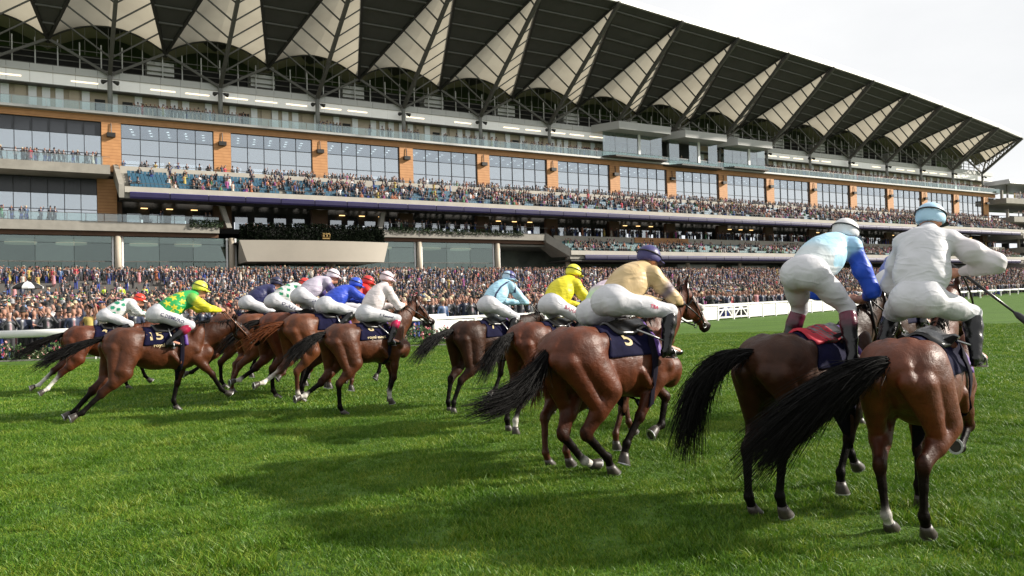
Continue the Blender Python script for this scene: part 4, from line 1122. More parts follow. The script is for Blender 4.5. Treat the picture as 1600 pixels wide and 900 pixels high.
# stewards in high visibility vests on the terrace steps
for n_, (px, py) in enumerate([(128, 458), (160, 456), (191, 456), (224, 454), (245, 462)]):
    best = min(((v, abs(pix(S(u, v, floor_w(u, v)) + Vector((0, 0, 1.35)))[0] - px) + abs(pix(S(u, v, floor_w(u, v)) + Vector((0, 0, 1.35)))[1] - py), u) for v in np.arange(14, 29, 0.65) for u in np.arange(-12, 12, 0.6)), key=lambda t: t[1])
    o = link('steward', HV); o.location = S(best[2], best[0], floor_w(best[2], best[0])); o.rotation_euler = (0, 0, FACE)
    tag(o, ['steward in yellow vest, leftmost of five on the terrace steps', 'steward in yellow vest, second from left on the terrace steps', 'steward in yellow vest, middle one of five on the steps', 'steward in yellow vest, second from right on the steps', 'steward in yellow vest, rightmost of five on the steps'][n_], 'person', 'stewards on the terrace steps')
# refreshment kiosk with a black and white parasol, at the left
kp = min(((u, v) for u in np.arange(-30, 0, 0.5) for v in np.arange(30, 75, 0.5)), key=lambda q: abs(pix(S(q[0], q[1], floor_w(*q)) + Vector((0, 0, 2.9)))[0] - 42) + abs(pix(S(q[0], q[1], floor_w(*q)) + Vector((0, 0, 2.9)))[1] - 456))
ks = empty('parasol_kiosk', S(kp[0], kp[1], floor_w(*kp))); tag(ks, 'small kiosk under a black and white parasol amid the left crowd', 'kiosk')
blk, wht = mat('parasol_black', (0.012, 0.012, 0.014), 0.7), mat('parasol_white', (0.66, 0.66, 0.66), 0.7)
for k in range(8):
    mb = MB(); n = 3; V = [(0, 0, 3.35)]
    a0, a1 = 2 * math.pi * k / 8 + 0.2, 2 * math.pi * (k + 1) / 8 + 0.2
    for r_, z in ((0.8, 3.15), (1.45, 2.75)):
        for a in (a0, (a0 + a1) / 2, a1): V.append((r_ * math.cos(a), r_ * math.sin(a), z))
    V += [(1.45 * math.cos(a), 1.45 * math.sin(a), 2.55) for a in (a0, (a0 + a1) / 2, a1)]
    mb.add(V, [(0, 1, 2), (0, 2, 3), (1, 4, 5, 2), (2, 5, 6, 3), (4, 7, 8, 5), (5, 8, 9, 6)]); mb.build('parasol_panel', blk if k % 2 else wht, ks)
MB().tube([(0, 0, 0), (0, 0, 3.4)], 0.04, 8).build('pole', mat('grey_aluminium', (0, 0, 0)), ks)
MB().box(-0.75, 0.75, -0.75, 0.75, 0, 1.1).build('counter', wht, ks)
MB().box(-0.55, 0.55, -0.55, 0.55, 1.12, 2.0).build('menu_housing', mat('menu_grey', (0.35, 0.35, 0.36), 0.6), ks)
# ------------------------------------------------------------------ horses
def dirn(deg):                    # 0 = straight down, positive = forward
    a = R(deg); return Vector((math.sin(a), 0, -math.cos(a)))
COATS = {  # body, points (lower legs), mane and tail
    'bay': ((0.066, 0.0185, 0.0058), (0.0045, 0.0036, 0.0032), (0.0030, 0.0026, 0.0024)),
    'dark_bay': ((0.032, 0.0115, 0.0055), (0.0040, 0.0034, 0.0030), (0.0030, 0.0026, 0.0024)),
    'red_bay': ((0.080, 0.0185, 0.0052), (0.0055, 0.0036, 0.0030), (0.0032, 0.0026, 0.0024)),
    'chestnut': ((0.098, 0.0280, 0.0080), (0.055, 0.0160, 0.0055), (0.085, 0.0240, 0.0070)),
}
WHITE = (0.55, 0.52, 0.47)
def coat_material():
    m = attr_mat('coat', rough=0.48, spec=0.30, bump=0.5, bscale=7.0, var=0.34, vscale=7.0, bdist=0.035, micro=0.10)
    return m
def strand_mesh(name, paths, material, r0, r1, n=3):
    """hair: each path (points) becomes a thin tapering tube"""
    V = []; Q = []
    for P in paths:
        P = np.asarray(P, float); m = len(P)
        T = np.gradient(P, axis=0); T /= np.linalg.norm(T, axis=1)[:, None] + 1e-9
        A = np.cross(T, RNG.normal(size=3)); A /= np.linalg.norm(A, axis=1)[:, None] + 1e-9
        B = np.cross(T, A)
        t = np.linspace(0, 1, m); rr = r0 * (1 - t ** 2) + r1 * t ** 2
        b0 = len(V)
        for q in range(n):
            pass
        ring = np.stack([P + (A * math.cos(2 * math.pi * q / n) + B * math.sin(2 * math.pi * q / n)) * rr[:, None] for q in range(n)], 1)
        V.extend(ring.reshape(-1, 3))
        for i in range(m - 1):
            for q in range(n):
                Q.append((b0 + i * n + q, b0 + i * n + (q + 1) % n, b0 + (i + 1) * n + (q + 1) % n, b0 + (i + 1) * n + q))
    return np_mesh(name, np.array(V), np.array(Q), material)
def bez(P, t):
    P = np.asarray(P, float); t = np.asarray(t)[:, None]
    n = len(P) - 1
    return sum(math.comb(n, i) * (1 - t) ** (n - i) * t ** i * P[i] for i in range(n + 1))
def hair_mat(name, col):
    return mat(name, col, rough=0.5, var=0.35, scale=30, spec=0.12)

def hind_joints(s, pose):
    th, ga, ca, pa = pose
    H = Vector((-0.57, s * 0.13, 1.20))
    S = H + dirn(th) * 0.36; S.y = s * 0.235
    K = S + dirn(ga) * 0.45; K.y = s * 0.165
    F = K + dirn(ca) * 0.37; F.y = s * 0.145
    P = F + dirn(pa) * 0.10
    return H, S, K, F, P
def fore_joints(s, pose):
    fa, ca, pa = pose
    E = Vector((0.44 + 0.10 * math.sin(R(fa)), s * 0.165, 0.985 + 0.05 * abs(math.sin(R(fa)))))
    K = E + dirn(fa) * 0.42; K.y = s * 0.14
    F = K + dirn(ca) * 0.30; F.y = s * 0.125
    P = F + dirn(pa) * 0.10
    return E, K, F, P
def hoof_mesh(name, P, d, material):
    """truncated hoof: from the coronet P along d, toe forward"""
    d = d.normalized()
    f = Vector((d.z * -1, 0, d.x)); f = f if f.x > 0 else -f          # toe direction, square to the pastern
    sole = (d * 0.6 + Vector((0, 0, -1)) * 0.0 - f * 0.25).normalized()
    y = Vector((0, 1, 0))
    mb = MB(); n = 12; V = []
    for (t, rad, sh) in ((-0.02, 0.038, 0), (0.02, 0.047, 0.006), (0.075, 0.060, 0.022), (0.085, 0.060, 0.024)):
        c = P + d * t + f * sh
        for k in range(n):
            a = 2 * math.pi * k / n
            V.append(c + f * math.cos(a) * rad * 1.08 + y * math.sin(a) * rad)
    F = [(i * n + k, i * n + (k + 1) % n, (i + 1) * n + (k + 1) % n, (i + 1) * n + k) for i in range(3) for k in range(n)]
    F.append(tuple(range(n - 1, -1, -1)))
    mb.add(V, F, True)
    mb.cur = 1                                                        # iron shoe round the sole
    c = P + d * 0.088 + f * 0.024; V = []
    for (rad, t) in ((0.062, -0.004), (0.062, 0.006), (0.045, 0.006), (0.045, -0.004)):
        for k in range(n):
            a = 2 * math.pi * k / n
            V.append(c + d * t + f * math.cos(a) * rad * 1.08 + y * math.sin(a) * rad)
    F = [((i % 4) * n + k, (i % 4) * n + (k + 1) % n, ((i + 1) % 4) * n + (k + 1) % n, ((i + 1) % 4) * n + k) for i in range(4) for k in range(n)]
    mb.add(V, F)
    mb.cur = 0
    c = P + d * 0.080 + f * 0.022
    mb.add([c + f * math.cos(2 * math.pi * k / n) * 0.05 + y * math.sin(2 * math.pi * k / n) * 0.046 for k in range(n)], [tuple(range(n))])
    return mb.mesh(name, material)

def build_horse(spec):
    C, K, M = COATS[spec['coat']]
    C = np.array(C); Cd = C * 0.8
    h = spec['h']
    P = []
    # trunk
    P += [el((0.30, 0, 1.18), (0.42, 0.262, 0.355), C, 0.05), el((-0.06, 0, 1.175), (0.46, 0.280, 0.325), C, 0.06),
          el((-0.38, 0, 1.25), (0.36, 0.235, 0.255), C, 0.06), el((-0.56, 0, 1.335), (0.33, 0.235, 0.225), C, 0.06),
          rc((-0.42, 0, 1.49), (0.10, 0, 1.475), 0.065, 0.065, C, 0.07), rc((0.06, 0, 1.475), (0.40, 0, 1.50), 0.075, 0.07, C, 0.06, ys=0.8)]
    G = spec['gait']
    for s in (1, -1):
        P += [rc((-0.30, s * 0.16, 1.43), (-0.62, s * 0.20, 1.26), 0.07, 0.09, C, 0.02), rc((-0.62, s * 0.07, 1.50), (-0.82, s * 0.08, 1.36), 0.07, 0.07, C, 0.03),
              rc((0.10, s * 0.245, 1.10), (0.22, s * 0.235, 0.96), 0.05, 0.04, C, 0.03), rc((0.20, s * 0.16, 1.46), (0.50, s * 0.19, 1.14), 0.06, 0.08, C, 0.02)]
    legs = {}
    for s, ph in ((1, G['hl']), (-1, G['hr'])):
        H, S, Kk, F, Pp = hind_joints(s, ph)
        legs[('h', s)] = (H, S, Kk, F, Pp)
        gd = (Kk - S).normalized(); back = Vector((-gd.z, 0, gd.x)); back = back if back.x < 0 else -back
        G2 = S + (Kk - S) * 0.42 + back * 0.045
        B = Vector((-0.83, s * 0.105, 1.27))
        P += [el((-0.55, s * 0.145, 1.345), (0.27, 0.160, 0.205), C, 0.035, ry=R(6)),            # gluteals
              el((-0.36, s * 0.205, 1.395), (0.055, 0.035, 0.06), C, 0.06),                       # point of hip
              rc((-0.52, s * 0.155, 1.24), S + Vector((-0.03, 0, 0.05)), 0.215, 0.135, C, 0.035, ys=0.82),
              rc(Vector((-0.73, s * 0.165, 1.24)), G2 + Vector((0, s * 0.012, 0)), 0.130, 0.072, C, 0.018, ys=0.86),          # hamstrings
              rc(B, (S + H) * 0.5 + Vector((-0.13, 0, -0.02)), 0.088, 0.105, C, 0.018, ys=0.85),
              el(S + Vector((0.01, 0, 0.02)), (0.085, 0.07, 0.09), C, 0.04),
              rc(S, S + (Kk - S) * 0.5, 0.112, 0.085, C, 0.03, ys=0.95),
              rc(S + (Kk - S) * 0.45, Kk, 0.080, 0.050, C * 0.6, 0.03, ys=0.9),
              rc(G2, Kk + back * 0.05, 0.05, 0.026, C * 0.6, 0.02)]
        cd = (F - Kk).normalized(); cb = Vector((-cd.z, 0, cd.x)); cb = cb if cb.x < 0 else -cb
        sock = spec.get('socks', {}).get(('h', s))
        cl = WHITE if sock == 'tall' else K
        pc = WHITE if sock else K
        P += [el(Kk, (0.058, 0.043, 0.066), K, 0.03), rc(Kk + back * 0.015, Kk + back * 0.058 - gd * 0.02, 0.036, 0.026, K, 0.02),
              rc(Kk + (F - Kk) * 0.1, F - (F - Kk) * 0.55, 0.043, 0.035, K, 0.02, ys=0.92), rc(F - (F - Kk) * 0.55, F, 0.032, 0.033, cl, 0.02, ys=0.9),
              rc(Kk + cb * 0.03 + (F - Kk) * 0.1, F + cb * 0.028, 0.018, 0.018, cl if sock == 'tall' else K, 0.015),
              el(F, (0.043, 0.038, 0.045), pc, 0.02), rc(F, Pp, 0.036, 0.037, pc, 0.02)]
    for s, ph in ((1, G['fl']), (-1, G['fr'])):
        E, Kn, F, Pp = fore_joints(s, ph)
        legs[('f', s)] = (E, Kn, F, Pp)
        sw = math.sin(R(ph[0])) * 0.05
        P += [el((0.46 + sw, s * 0.185, 1.26), (0.125, 0.075, 0.30), C, 0.04, ry=R(-24)),         # shoulder blade
              rc((0.66 + sw, s * 0.155, 1.10), E, 0.115, 0.10, C, 0.04, ys=0.72),
              rc((0.33 + sw, s * 0.185, 1.22), E, 0.125, 0.085, C, 0.03, ys=0.62),                # triceps
              el((0.67, s * 0.085, 1.06), (0.13, 0.115, 0.17), C, 0.04),
              rc(E, E + (Kn - E) * 0.55, 0.105, 0.07, C, 0.035, ys=0.8), rc(E + (Kn - E) * 0.5, Kn, 0.068, 0.047, C * 0.6, 0.03, ys=0.9)]
        cd = (F - Kn).normalized(); cb = Vector((-cd.z, 0, cd.x)); cb = cb if cb.x < 0 else -cb
        sock = spec.get('socks', {}).get(('f', s)); pc = WHITE if sock else K
        P += [el(Kn, (0.05, 0.046, 0.062), K, 0.025), rc(Kn + (F - Kn) * 0.1, F, 0.035, 0.031, K, 0.02, ys=0.9),
              rc(Kn + cb * 0.028, F + cb * 0.026, 0.018, 0.017, K, 0.015), el(F, (0.041, 0.037, 0.043), pc, 0.02),
              rc(F, Pp, 0.035, 0.036, pc, 0.02)]
    # neck and head
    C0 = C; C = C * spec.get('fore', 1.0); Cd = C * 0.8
    na, ha = R(spec.get('neck', 35)), R(spec.get('head', 40))
    ty = spec.get('turn', 0.0)
    nb = Vector((0.46, 0, 1.27)); nd = Vector((math.cos(na), ty * 0.5, math.sin(na)))
    mid = nb + nd * 0.42; poll = nb + nd * 0.80 + Vector((0.02, 0, 0.0))
    hd = Vector((math.cos(ha), ty, -math.sin(ha))).normalized(); hn = Vector((hd.z, 0, -hd.x)); hn = hn if hn.z < 0 else -hn   # hn: towards the jaw
    P += [rc(nb, mid, 0.275, 0.175, C, 0.06, ys=0.52), rc(mid, poll - nd * 0.04, 0.172, 0.105, C, 0.05, ys=0.58),
          rc((0.36, 0, 1.49), mid + Vector((-0.10 * math.sin(na), 0, 0.10)), 0.06, 0.055, C, 0.06, ys=0.8),
          rc(poll + hd * 0.02, poll + hd * 0.24 + hn * 0.035, 0.088, 0.080, C, 0.04, ys=0.84),
          el(poll + hd * 0.17 + hn * 0.09, (0.125, 0.062, 0.105), C, 0.03, ry=-ha),
          rc(poll + hd * 0.2 + hn * 0.05, poll + hd * 0.45 + hn * 0.055, 0.082, 0.052, C, 0.03, ys=0.82),
          el(poll + hd * 0.51 + hn * 0.055, (0.072, 0.052, 0.062), K, 0.025, ry=-ha), rc(poll + hd * 0.49 + hn * 0.10, poll + hd * 0.53 + hn * 0.10, 0.03, 0.026, K, 0.02)]
    for s in (1, -1):
        P += [el(poll + hd * 0.165 + hn * 0.005 + Vector((0, s * 0.062, 0)), (0.04, 0.022, 0.03), C * 0.7, 0.02, ry=-ha),
              el(poll + hd * 0.53 + hn * 0.03 + Vector((0, s * 0.034, 0)), (0.028, 0.018, 0.024), K, 0.012, ry=-ha)]
        eb = poll + Vector((0.0, s * 0.045, 0.055)); et = eb + (Vector((0.03, s * 0.02, 0.15)) if spec.get('ears', 'up') == 'up' else Vector((-0.10, s * 0.03, 0.09)))
        P += [rc(eb, eb + (et - eb) * 0.45, 0.026, 0.030, Cd * 0.6, 0.02, ys=0.8), rc(eb + (et - eb) * 0.45, et, 0.028, 0.006, K, 0.015, ys=0.8)]
    if spec.get('blaze'):
        P += [rc(poll + hd * 0.10 - hn * 0.075, poll + hd * 0.46 + hn * 0.0, 0.024, 0.026, WHITE, 0.01, ys=0.8)]
    V, Q = sdf_arrays(P, h, 0.04, smooth=4)
    col = prim_colors(P, V, 0.012)
    low = min(Pp.z - 0.085 for (_, _), (*_, Pp) in legs.items() for _ in (0,))
    dz = -low + spec.get('lift', 0.0)
    root = empty('horse', (spec['loc'][0], spec['loc'][1], -0.012), spec['rz'])
    sc = spec.get('scale', 1.0); root.scale = (sc, sc, sc)
    tag(root, spec['label'], 'horse', 'racehorses galloping up the turf')
    off = Vector((0, 0, dz))
    def part(name, me, parent=root):
        o = link(name, me, parent)
        if parent is root: o.location = off
        return o
    bm = np_mesh('body', V, Q, coat_material(), col)
    part('body', bm)
    bvh = BVHTree.FromPolygons([tuple(v) for v in V], [tuple(q) for q in Q])
    # hooves
    hm = [mat('hoof_horn', (0.035, 0.028, 0.022), 0.45, var=0.3, scale=20), mat('shoe_metal', (0.45, 0.45, 0.46), 0.35, metal=0.9)]
    for (kind, s), J in legs.items():
        F, Pp = J[-2], J[-1]
        part('hoof', hoof_mesh('hoof', Pp, Pp - F, hm))
    # eyes
    for s in (1, -1):
        c = poll + hd * 0.165 + hn * 0.008 + Vector((0, s * 0.074, 0))
        mb = MB(); V2 = []; n = 8
        for i in range(1, 6):
            for k in range(n):
                a, b = math.pi * i / 6, 2 * math.pi * k / n
                V2.append(c + Vector((math.cos(b) * math.sin(a), math.cos(a) * 0.8, math.sin(b) * math.sin(a))) * 0.02)
        mb.add(V2, [(i * n + k, i * n + (k + 1) % n, (i + 1) * n + (k + 1) % n, (i + 1) * n + k) for i in range(4) for k in range(n)], True)
        part('eye', mb.mesh('eye', mat('eye_dark', (0.01, 0.007, 0.005), 0.08)))
    # tail
    hm2 = hair_mat('hair_' + spec['coat'], M)
    tp = np.array(spec['tail'], float)          # control points from the dock, local
    dock = np.array([-0.835, 0, 1.385]); ctrl = np.vstack([dock[None] + np.array([[0.09, 0, 0.03], [0, 0, 0.02]]), dock + tp])
    nst = spec.get('hair', 150); spread = spec.get('spread', 0.14); paths = []
    curl = RNG.normal(size=(7, 3)) * 0.5
    for i in range(nst):
        t0 = RNG.uniform(0, 0.30) if i > nst * 0.15 else 0.0
        a = RNG.uniform(0, 2 * math.pi); rr = math.sqrt(RNG.uniform(0, 1))
        o0 = np.array([0, math.cos(a) * 0.034, math.sin(a) * 0.034]) * rr
        lock = curl[i % 7]; o1 = RNG.normal(size=3) * 0.55 + lock; o1 *= spread / max(1.0, np.linalg.norm(o1) / 1.3)
        L = RNG.uniform(0.66, 1.0) if i % 5 else RNG.uniform(0.4, 0.8)
        t = np.linspace(t0, max(L, t0 + 0.3), 13); b = bez(ctrl, t)
        q = ((t - t0) / (t[-1] - t0))[:, None]; w = t[:, None] ** 0.9 * q ** 0.7 * (1 - spec.get('close', 0.4) * q ** 2)
        fr = RNG.normal(size=3) * np.array([0.06, 0.06, 0.04]); fr[2] -= 0.05
        wave = 0.013 * np.sin(t[:, None] * 9 + np.array([0.3, 1.7, 3.0]) + (i % 7) * 0.9) * q
        paths.append(b + o0 * (1 - 0.6 * w) + o1 * w + fr * (q ** 3) + wave)
    part('tail', strand_mesh('tail', paths, hm2, spec.get('hr', 0.010), 0.0012))
    # mane
    paths = []
    crest = [np.array(Vector((0.40, 0, 1.55))), np.array(mid + Vector((-0.16 * math.sin(na), 0, 0.165 * math.cos(na) + 0.0))), np.array(poll + Vector((-0.05 * math.sin(na), 0, 0.10)))]
    for i in range(spec.get('mane', 90)):
        t = RNG.uniform(0, 1); b = bez(crest, [t])[0]
        hit = bvh.ray_cast(Vector(b) + Vector((0, 0, 0.3)), Vector((0, 0, -1)))
        if hit[0]: b = np.array(hit[0]) - np.array([0, 0, 0.01])
        s = -1 if RNG.uniform() < 0.75 else 1
        ln = RNG.uniform(0.08, 0.17) * spec.get('manelen', 1.0)
        e = b + np.array([-0.45 * ln, s * (0.05 + 0.02 * RNG.normal()), -ln * 0.75]) + RNG.normal(size=3) * 0.015
        m = b + np.array([-0.25 * ln, s * 0.05, 0.03])
        paths.append(bez([b, m, e], np.linspace(0, 1, 6)))
    part('mane', strand_mesh('mane', paths, hm2, 0.008, 0.002))
    # ---- tack
    def wrap(x, phi, offs):       # point on the coat: x along the back, phi from the top (right side negative y)
        o = Vector((x, 0, 1.22)); d = Vector((0, -math.sin(phi), math.cos(phi)))
        hit = bvh.ray_cast(o + d * 0.9, -d)
        p = hit[0] if hit[0] else o + d * 0.28
        return p + d * offs
    def sheet(name, x0, x1, p0, p1, nx, ny, offs, material, skew=0.0, thick=0.006, edge=None):
        mb = MB(); V = []
        for i in range(nx + 1):
            for j in range(ny + 1):
                ph = p0 + (p1 - p0) * j / ny; x = x0 + (x1 - x0) * i / nx + skew * (ph * ph)
                w = 0.004 * math.sin(9 * x + 3 * ph) + 0.003 * math.sin(25 * x - 8 * ph)
                V.append(wrap(x, ph, offs + w + thick))
        n0 = len(V); W = ny + 1
        F = [(i * W + j, i * W + j + 1, (i + 1) * W + j + 1, (i + 1) * W + j) for i in range(nx) for j in range(ny)]
        V2 = [wrap(x0 + (x1 - x0) * i / nx + skew * ((p0 + (p1 - p0) * j / ny) ** 2), p0 + (p1 - p0) * j / ny, offs - 0.004) for i in range(nx + 1) for j in range(ny + 1)]
        V += V2
        ring = [i * W for i in range(nx + 1)] + [nx * W + j for j in range(1, ny + 1)] + [i * W + ny for i in range(nx - 1, -1, -1)] + [j for j in range(ny - 1, 0, -1)]
        F += [(ring[q], ring[(q + 1) % len(ring)], ring[(q + 1) % len(ring)] + n0, ring[q] + n0) for q in range(len(ring))]
        mb.add(V, F, True)
        return part(name, mb.mesh(name, material))
    navy = mat('navy_cloth', (0.004, 0.004, 0.022), 0.85, var=0.25, scale=14, bump=0.3, bscale=14, spec=0.12)
    leather = mat('black_leather', (0.010, 0.009, 0.009), 0.3, var=0.3, scale=30)
    brown = mat('tan_leather', (0.16, 0.055, 0.02), 0.4, var=0.2, scale=30)
    fp = spec.get('full', True)
    if fp:
        cl = sheet('saddle_cloth', -0.28, 0.36, -1.40, 1.40, 12, 30, 0.008, navy, skew=-0.03)
        num = spec.get('num')
        if num:
            for ci, (txt, sz, tx, py) in enumerate(num):
                cu = bpy.data.curves.new('number', 'FONT'); cu.body = txt; cu.size = sz; cu.align_x = 'CENTER'; cu.resolution_u = 3
                cu.offset = sz * 0.02
                to = bpy.data.objects.new('number', cu)
                me = bpy.data.meshes.new_from_object(to)
                import bmesh
                bmm = bmesh.new(); bmm.from_mesh(me)
                bmesh.ops.triangulate(bmm, faces=bmm.faces[:])
                bmesh.ops.subdivide_edges(bmm, edges=[e for e in bmm.edges if e.calc_length() > 0.03], cuts=2)
                for v in bmm.verts:
                    v.co = wrap(tx + v.co.x, (py - v.co.y) / 0.33, 0.0225)
                bmm.to_mesh(me); bmm.free(); me.materials.clear(); me.materials.append(mat('gold_print', (0.45, 0.36, 0.19), 0.6, var=0.1))
                o = link('number', me, cl)
                bpy.data.objects.remove(to)
        sheet('purple_trim', 0.30, 0.355, -1.5, 1.5, 2, 30, 0.017, mat('purple_band', (0.07, 0.015, 0.20), 0.6, var=0.2, scale=20))
        sheet('saddle', -0.14, 0.30, -0.62, 0.62, 8, 12, 0.03, leather, skew=0.10, thick=0.02)
        sheet('girth', 0.22, 0.29, -3.1, 3.1, 3, 30, 0.02, mat('girth_web', (0.006, 0.005, 0.012), 0.8, var=0.2, spec=0.1))
    if spec.get('weightcloth'):
        sheet('red_pad', -0.22, 0.16, -0.62, 0.62, 8, 12, 0.03, mat('red_pad', (0.42, 0.012, 0.03), 0.7, var=0.25, scale=12), thick=0.02)
    # breast girth
    if spec.get('breast', False):
        mb = MB(); pts = []
        for i in range(33):
            a = R(-104 + 208 * i / 32); d = Vector((math.cos(a), math.sin(a), -0.04))
            hit = bvh.ray_cast(Vector((0.30, 0, 1.19)) + d * 1.3, -d)
            if hit[0] and hit[0].x < 1.0: pts.append(hit[0] + d * 0.006)
        if len(pts) > 3: mb.tube(pts, 0.014, 5); part('breast_girth', mb.mesh('breast_girth', mat('pale_web', (0.50, 0.46, 0.42), 0.7)))
    # bridle: straps wrapped on the head, bit ring, reins to the hands
    br = MB()
    def strap(c, nrm, rad, r=0.011):
        a = Vector((0, 1, 0)); b = nrm.cross(a).normalized(); pts = []
        for k in range(17):
            q = 2 * math.pi * k / 16; d = a * math.cos(q) + b * math.sin(q)
            hit = bvh.ray_cast(c + d * 0.30, -d)
            pts.append((hit[0] if hit[0] and (hit[0] - c).length < rad else c + d * rad * 0.55) + d * 0.004)
        br.tube(pts, r, 4, cap=False)
    strap(poll + hd * 0.36 + hn * 0.05, hd, 0.14)
    strap(poll + hd * 0.09 + hn * 0.03, (hd + nd * 0.0).normalized(), 0.22)
    strap(poll + hd * 0.05 + hn * 0.06, (hd * 0.6 - hn * 0.5).normalized(), 0.22)
    for s in (1, -1):
        a = poll + hd * 0.06 + Vector((0, s * 0.085, 0)); b = poll + hd * 0.43 + hn * 0.085 + Vector((0, s * 0.062, 0))
        br.tube([a, a + (b - a) * 0.5 + Vector((0, s * 0.012, 0)), b], 0.010, 4)
    part('bridle', br.mesh('bridle', leather))
    bit = MB()
    for s in (1, -1):
        c = poll + hd * 0.44 + hn * 0.095 + Vector((0, s * 0.064, 0))
        bit.tube([c + hd * 0.03 * math.cos(2 * math.pi * k / 10) + hn * 0.03 * math.sin(2 * math.pi * k / 10) for k in range(11)], 0.006, 4, cap=False)
    part('bit', bit.mesh('bit', mat('shoe_metal', (0.45, 0.45, 0.46))))
    rn = MB()
    hands = spec['hands']
    for s in (1, -1):
        a = poll + hd * 0.44 + hn * 0.10 + Vector((0, s * 0.07, 0)); b = Vector(hands[s]) - off
        m = (a + b) / 2 + Vector((0, s * 0.12, -0.05))
        rn.tube([tuple(p) for p in bez([tuple(a), tuple(m), tuple(b)], np.linspace(0, 1, 12))], 0.009, 4)
    part('reins', rn.mesh('reins', brown if spec.get('tanreins') else leather))
    if spec.get('noseband'):
        nbm = MB(); nbm.tube([tuple(poll + hd * 0.30 - hn * 0.055 + Vector((0, q * 0.06, 0)) + hn * (0.03 if q else 0)) for q in (-1, 0, 1)], 0.035, 6)
        part('noseband', nbm.mesh('noseband', mat('sheepskin', (0.6, 0.58, 0.54), 0.95, bump=0.6, bscale=90)))
    spec['dz'] = dz; spec['root'] = root
    return root
# ------------------------------------------------------------------ jockeys
SKIN = (0.42, 0.20, 0.13)
def face_prims(c, f, up, side, r=1.0):
    """head built round centre c: f = facing, up, side = to the left"""
    P = [el(c + up * 0.03 * r, (0.097 * r, 0.077 * r, 0.105 * r), SKIN, 0.02, ry=math.asin(max(-1, min(1, f.z)))),
         el(c + f * 0.035 * r - up * 0.06 * r, (0.065 * r, 0.058 * r, 0.068 * r), SKIN, 0.03),
         rc(c + f * 0.092 * r + up * 0.012 * r, c + f * 0.112 * r - up * 0.028 * r, 0.010, 0.017, SKIN, 0.012),
         el(c + f * 0.086 * r - up * 0.068 * r, (0.018, 0.026, 0.010), (0.36, 0.12, 0.10), 0.008),
         el(c + f * 0.075 * r - up * 0.1 * r, (0.028, 0.03, 0.022), SKIN, 0.015)]
    for s in (1, -1):
        P += [el(c + side * s * 0.078 * r - up * 0.01, (0.022, 0.010, 0.033), SKIN, 0.006),
              el(c + f * 0.088 * r + side * s * 0.033 + up * 0.018, (0.010, 0.015, 0.008), (0.03, 0.02, 0.015), 0.004)]
    return P
def hand_prims(w, d, up, side, curl=1.0, col=SKIN, s=1):
    """fist on a rein: palm, four unequal bent fingers, thumb from the palm's side"""
    P = [rc(w, w + d * 0.065, 0.026, 0.034, col, 0.02), el(w + d * 0.06, (0.040, 0.036, 0.028), col, 0.015)]
    for i, ln in enumerate((0.9, 1.0, 0.95, 0.78)):
        o = up * (0.030 - 0.020 * i)
        a = w + d * 0.085 + o; b = a + (d * 0.032 - side * s * 0.012) * ln; c = b + (-d * 0.010 - side * s * 0.032) * ln * curl; e = c + (-d * 0.030) * ln * curl
        P += [rc(a, b, 0.0105, 0.010, col, 0.008), rc(b, c, 0.010, 0.009, col, 0.006), rc(c, e, 0.009, 0.008, col, 0.006)]
    t = w + d * 0.03 + up * 0.03
    P += [rc(t, t + d * 0.035 + up * 0.012 - side * s * 0.012, 0.013, 0.011, col, 0.01), rc(t + d * 0.035 + up * 0.012 - side * s * 0.012, t + d * 0.062 - side * s * 0.02, 0.011, 0.009, col, 0.006)]
    return P
def pattern_fn(kind):
    pass
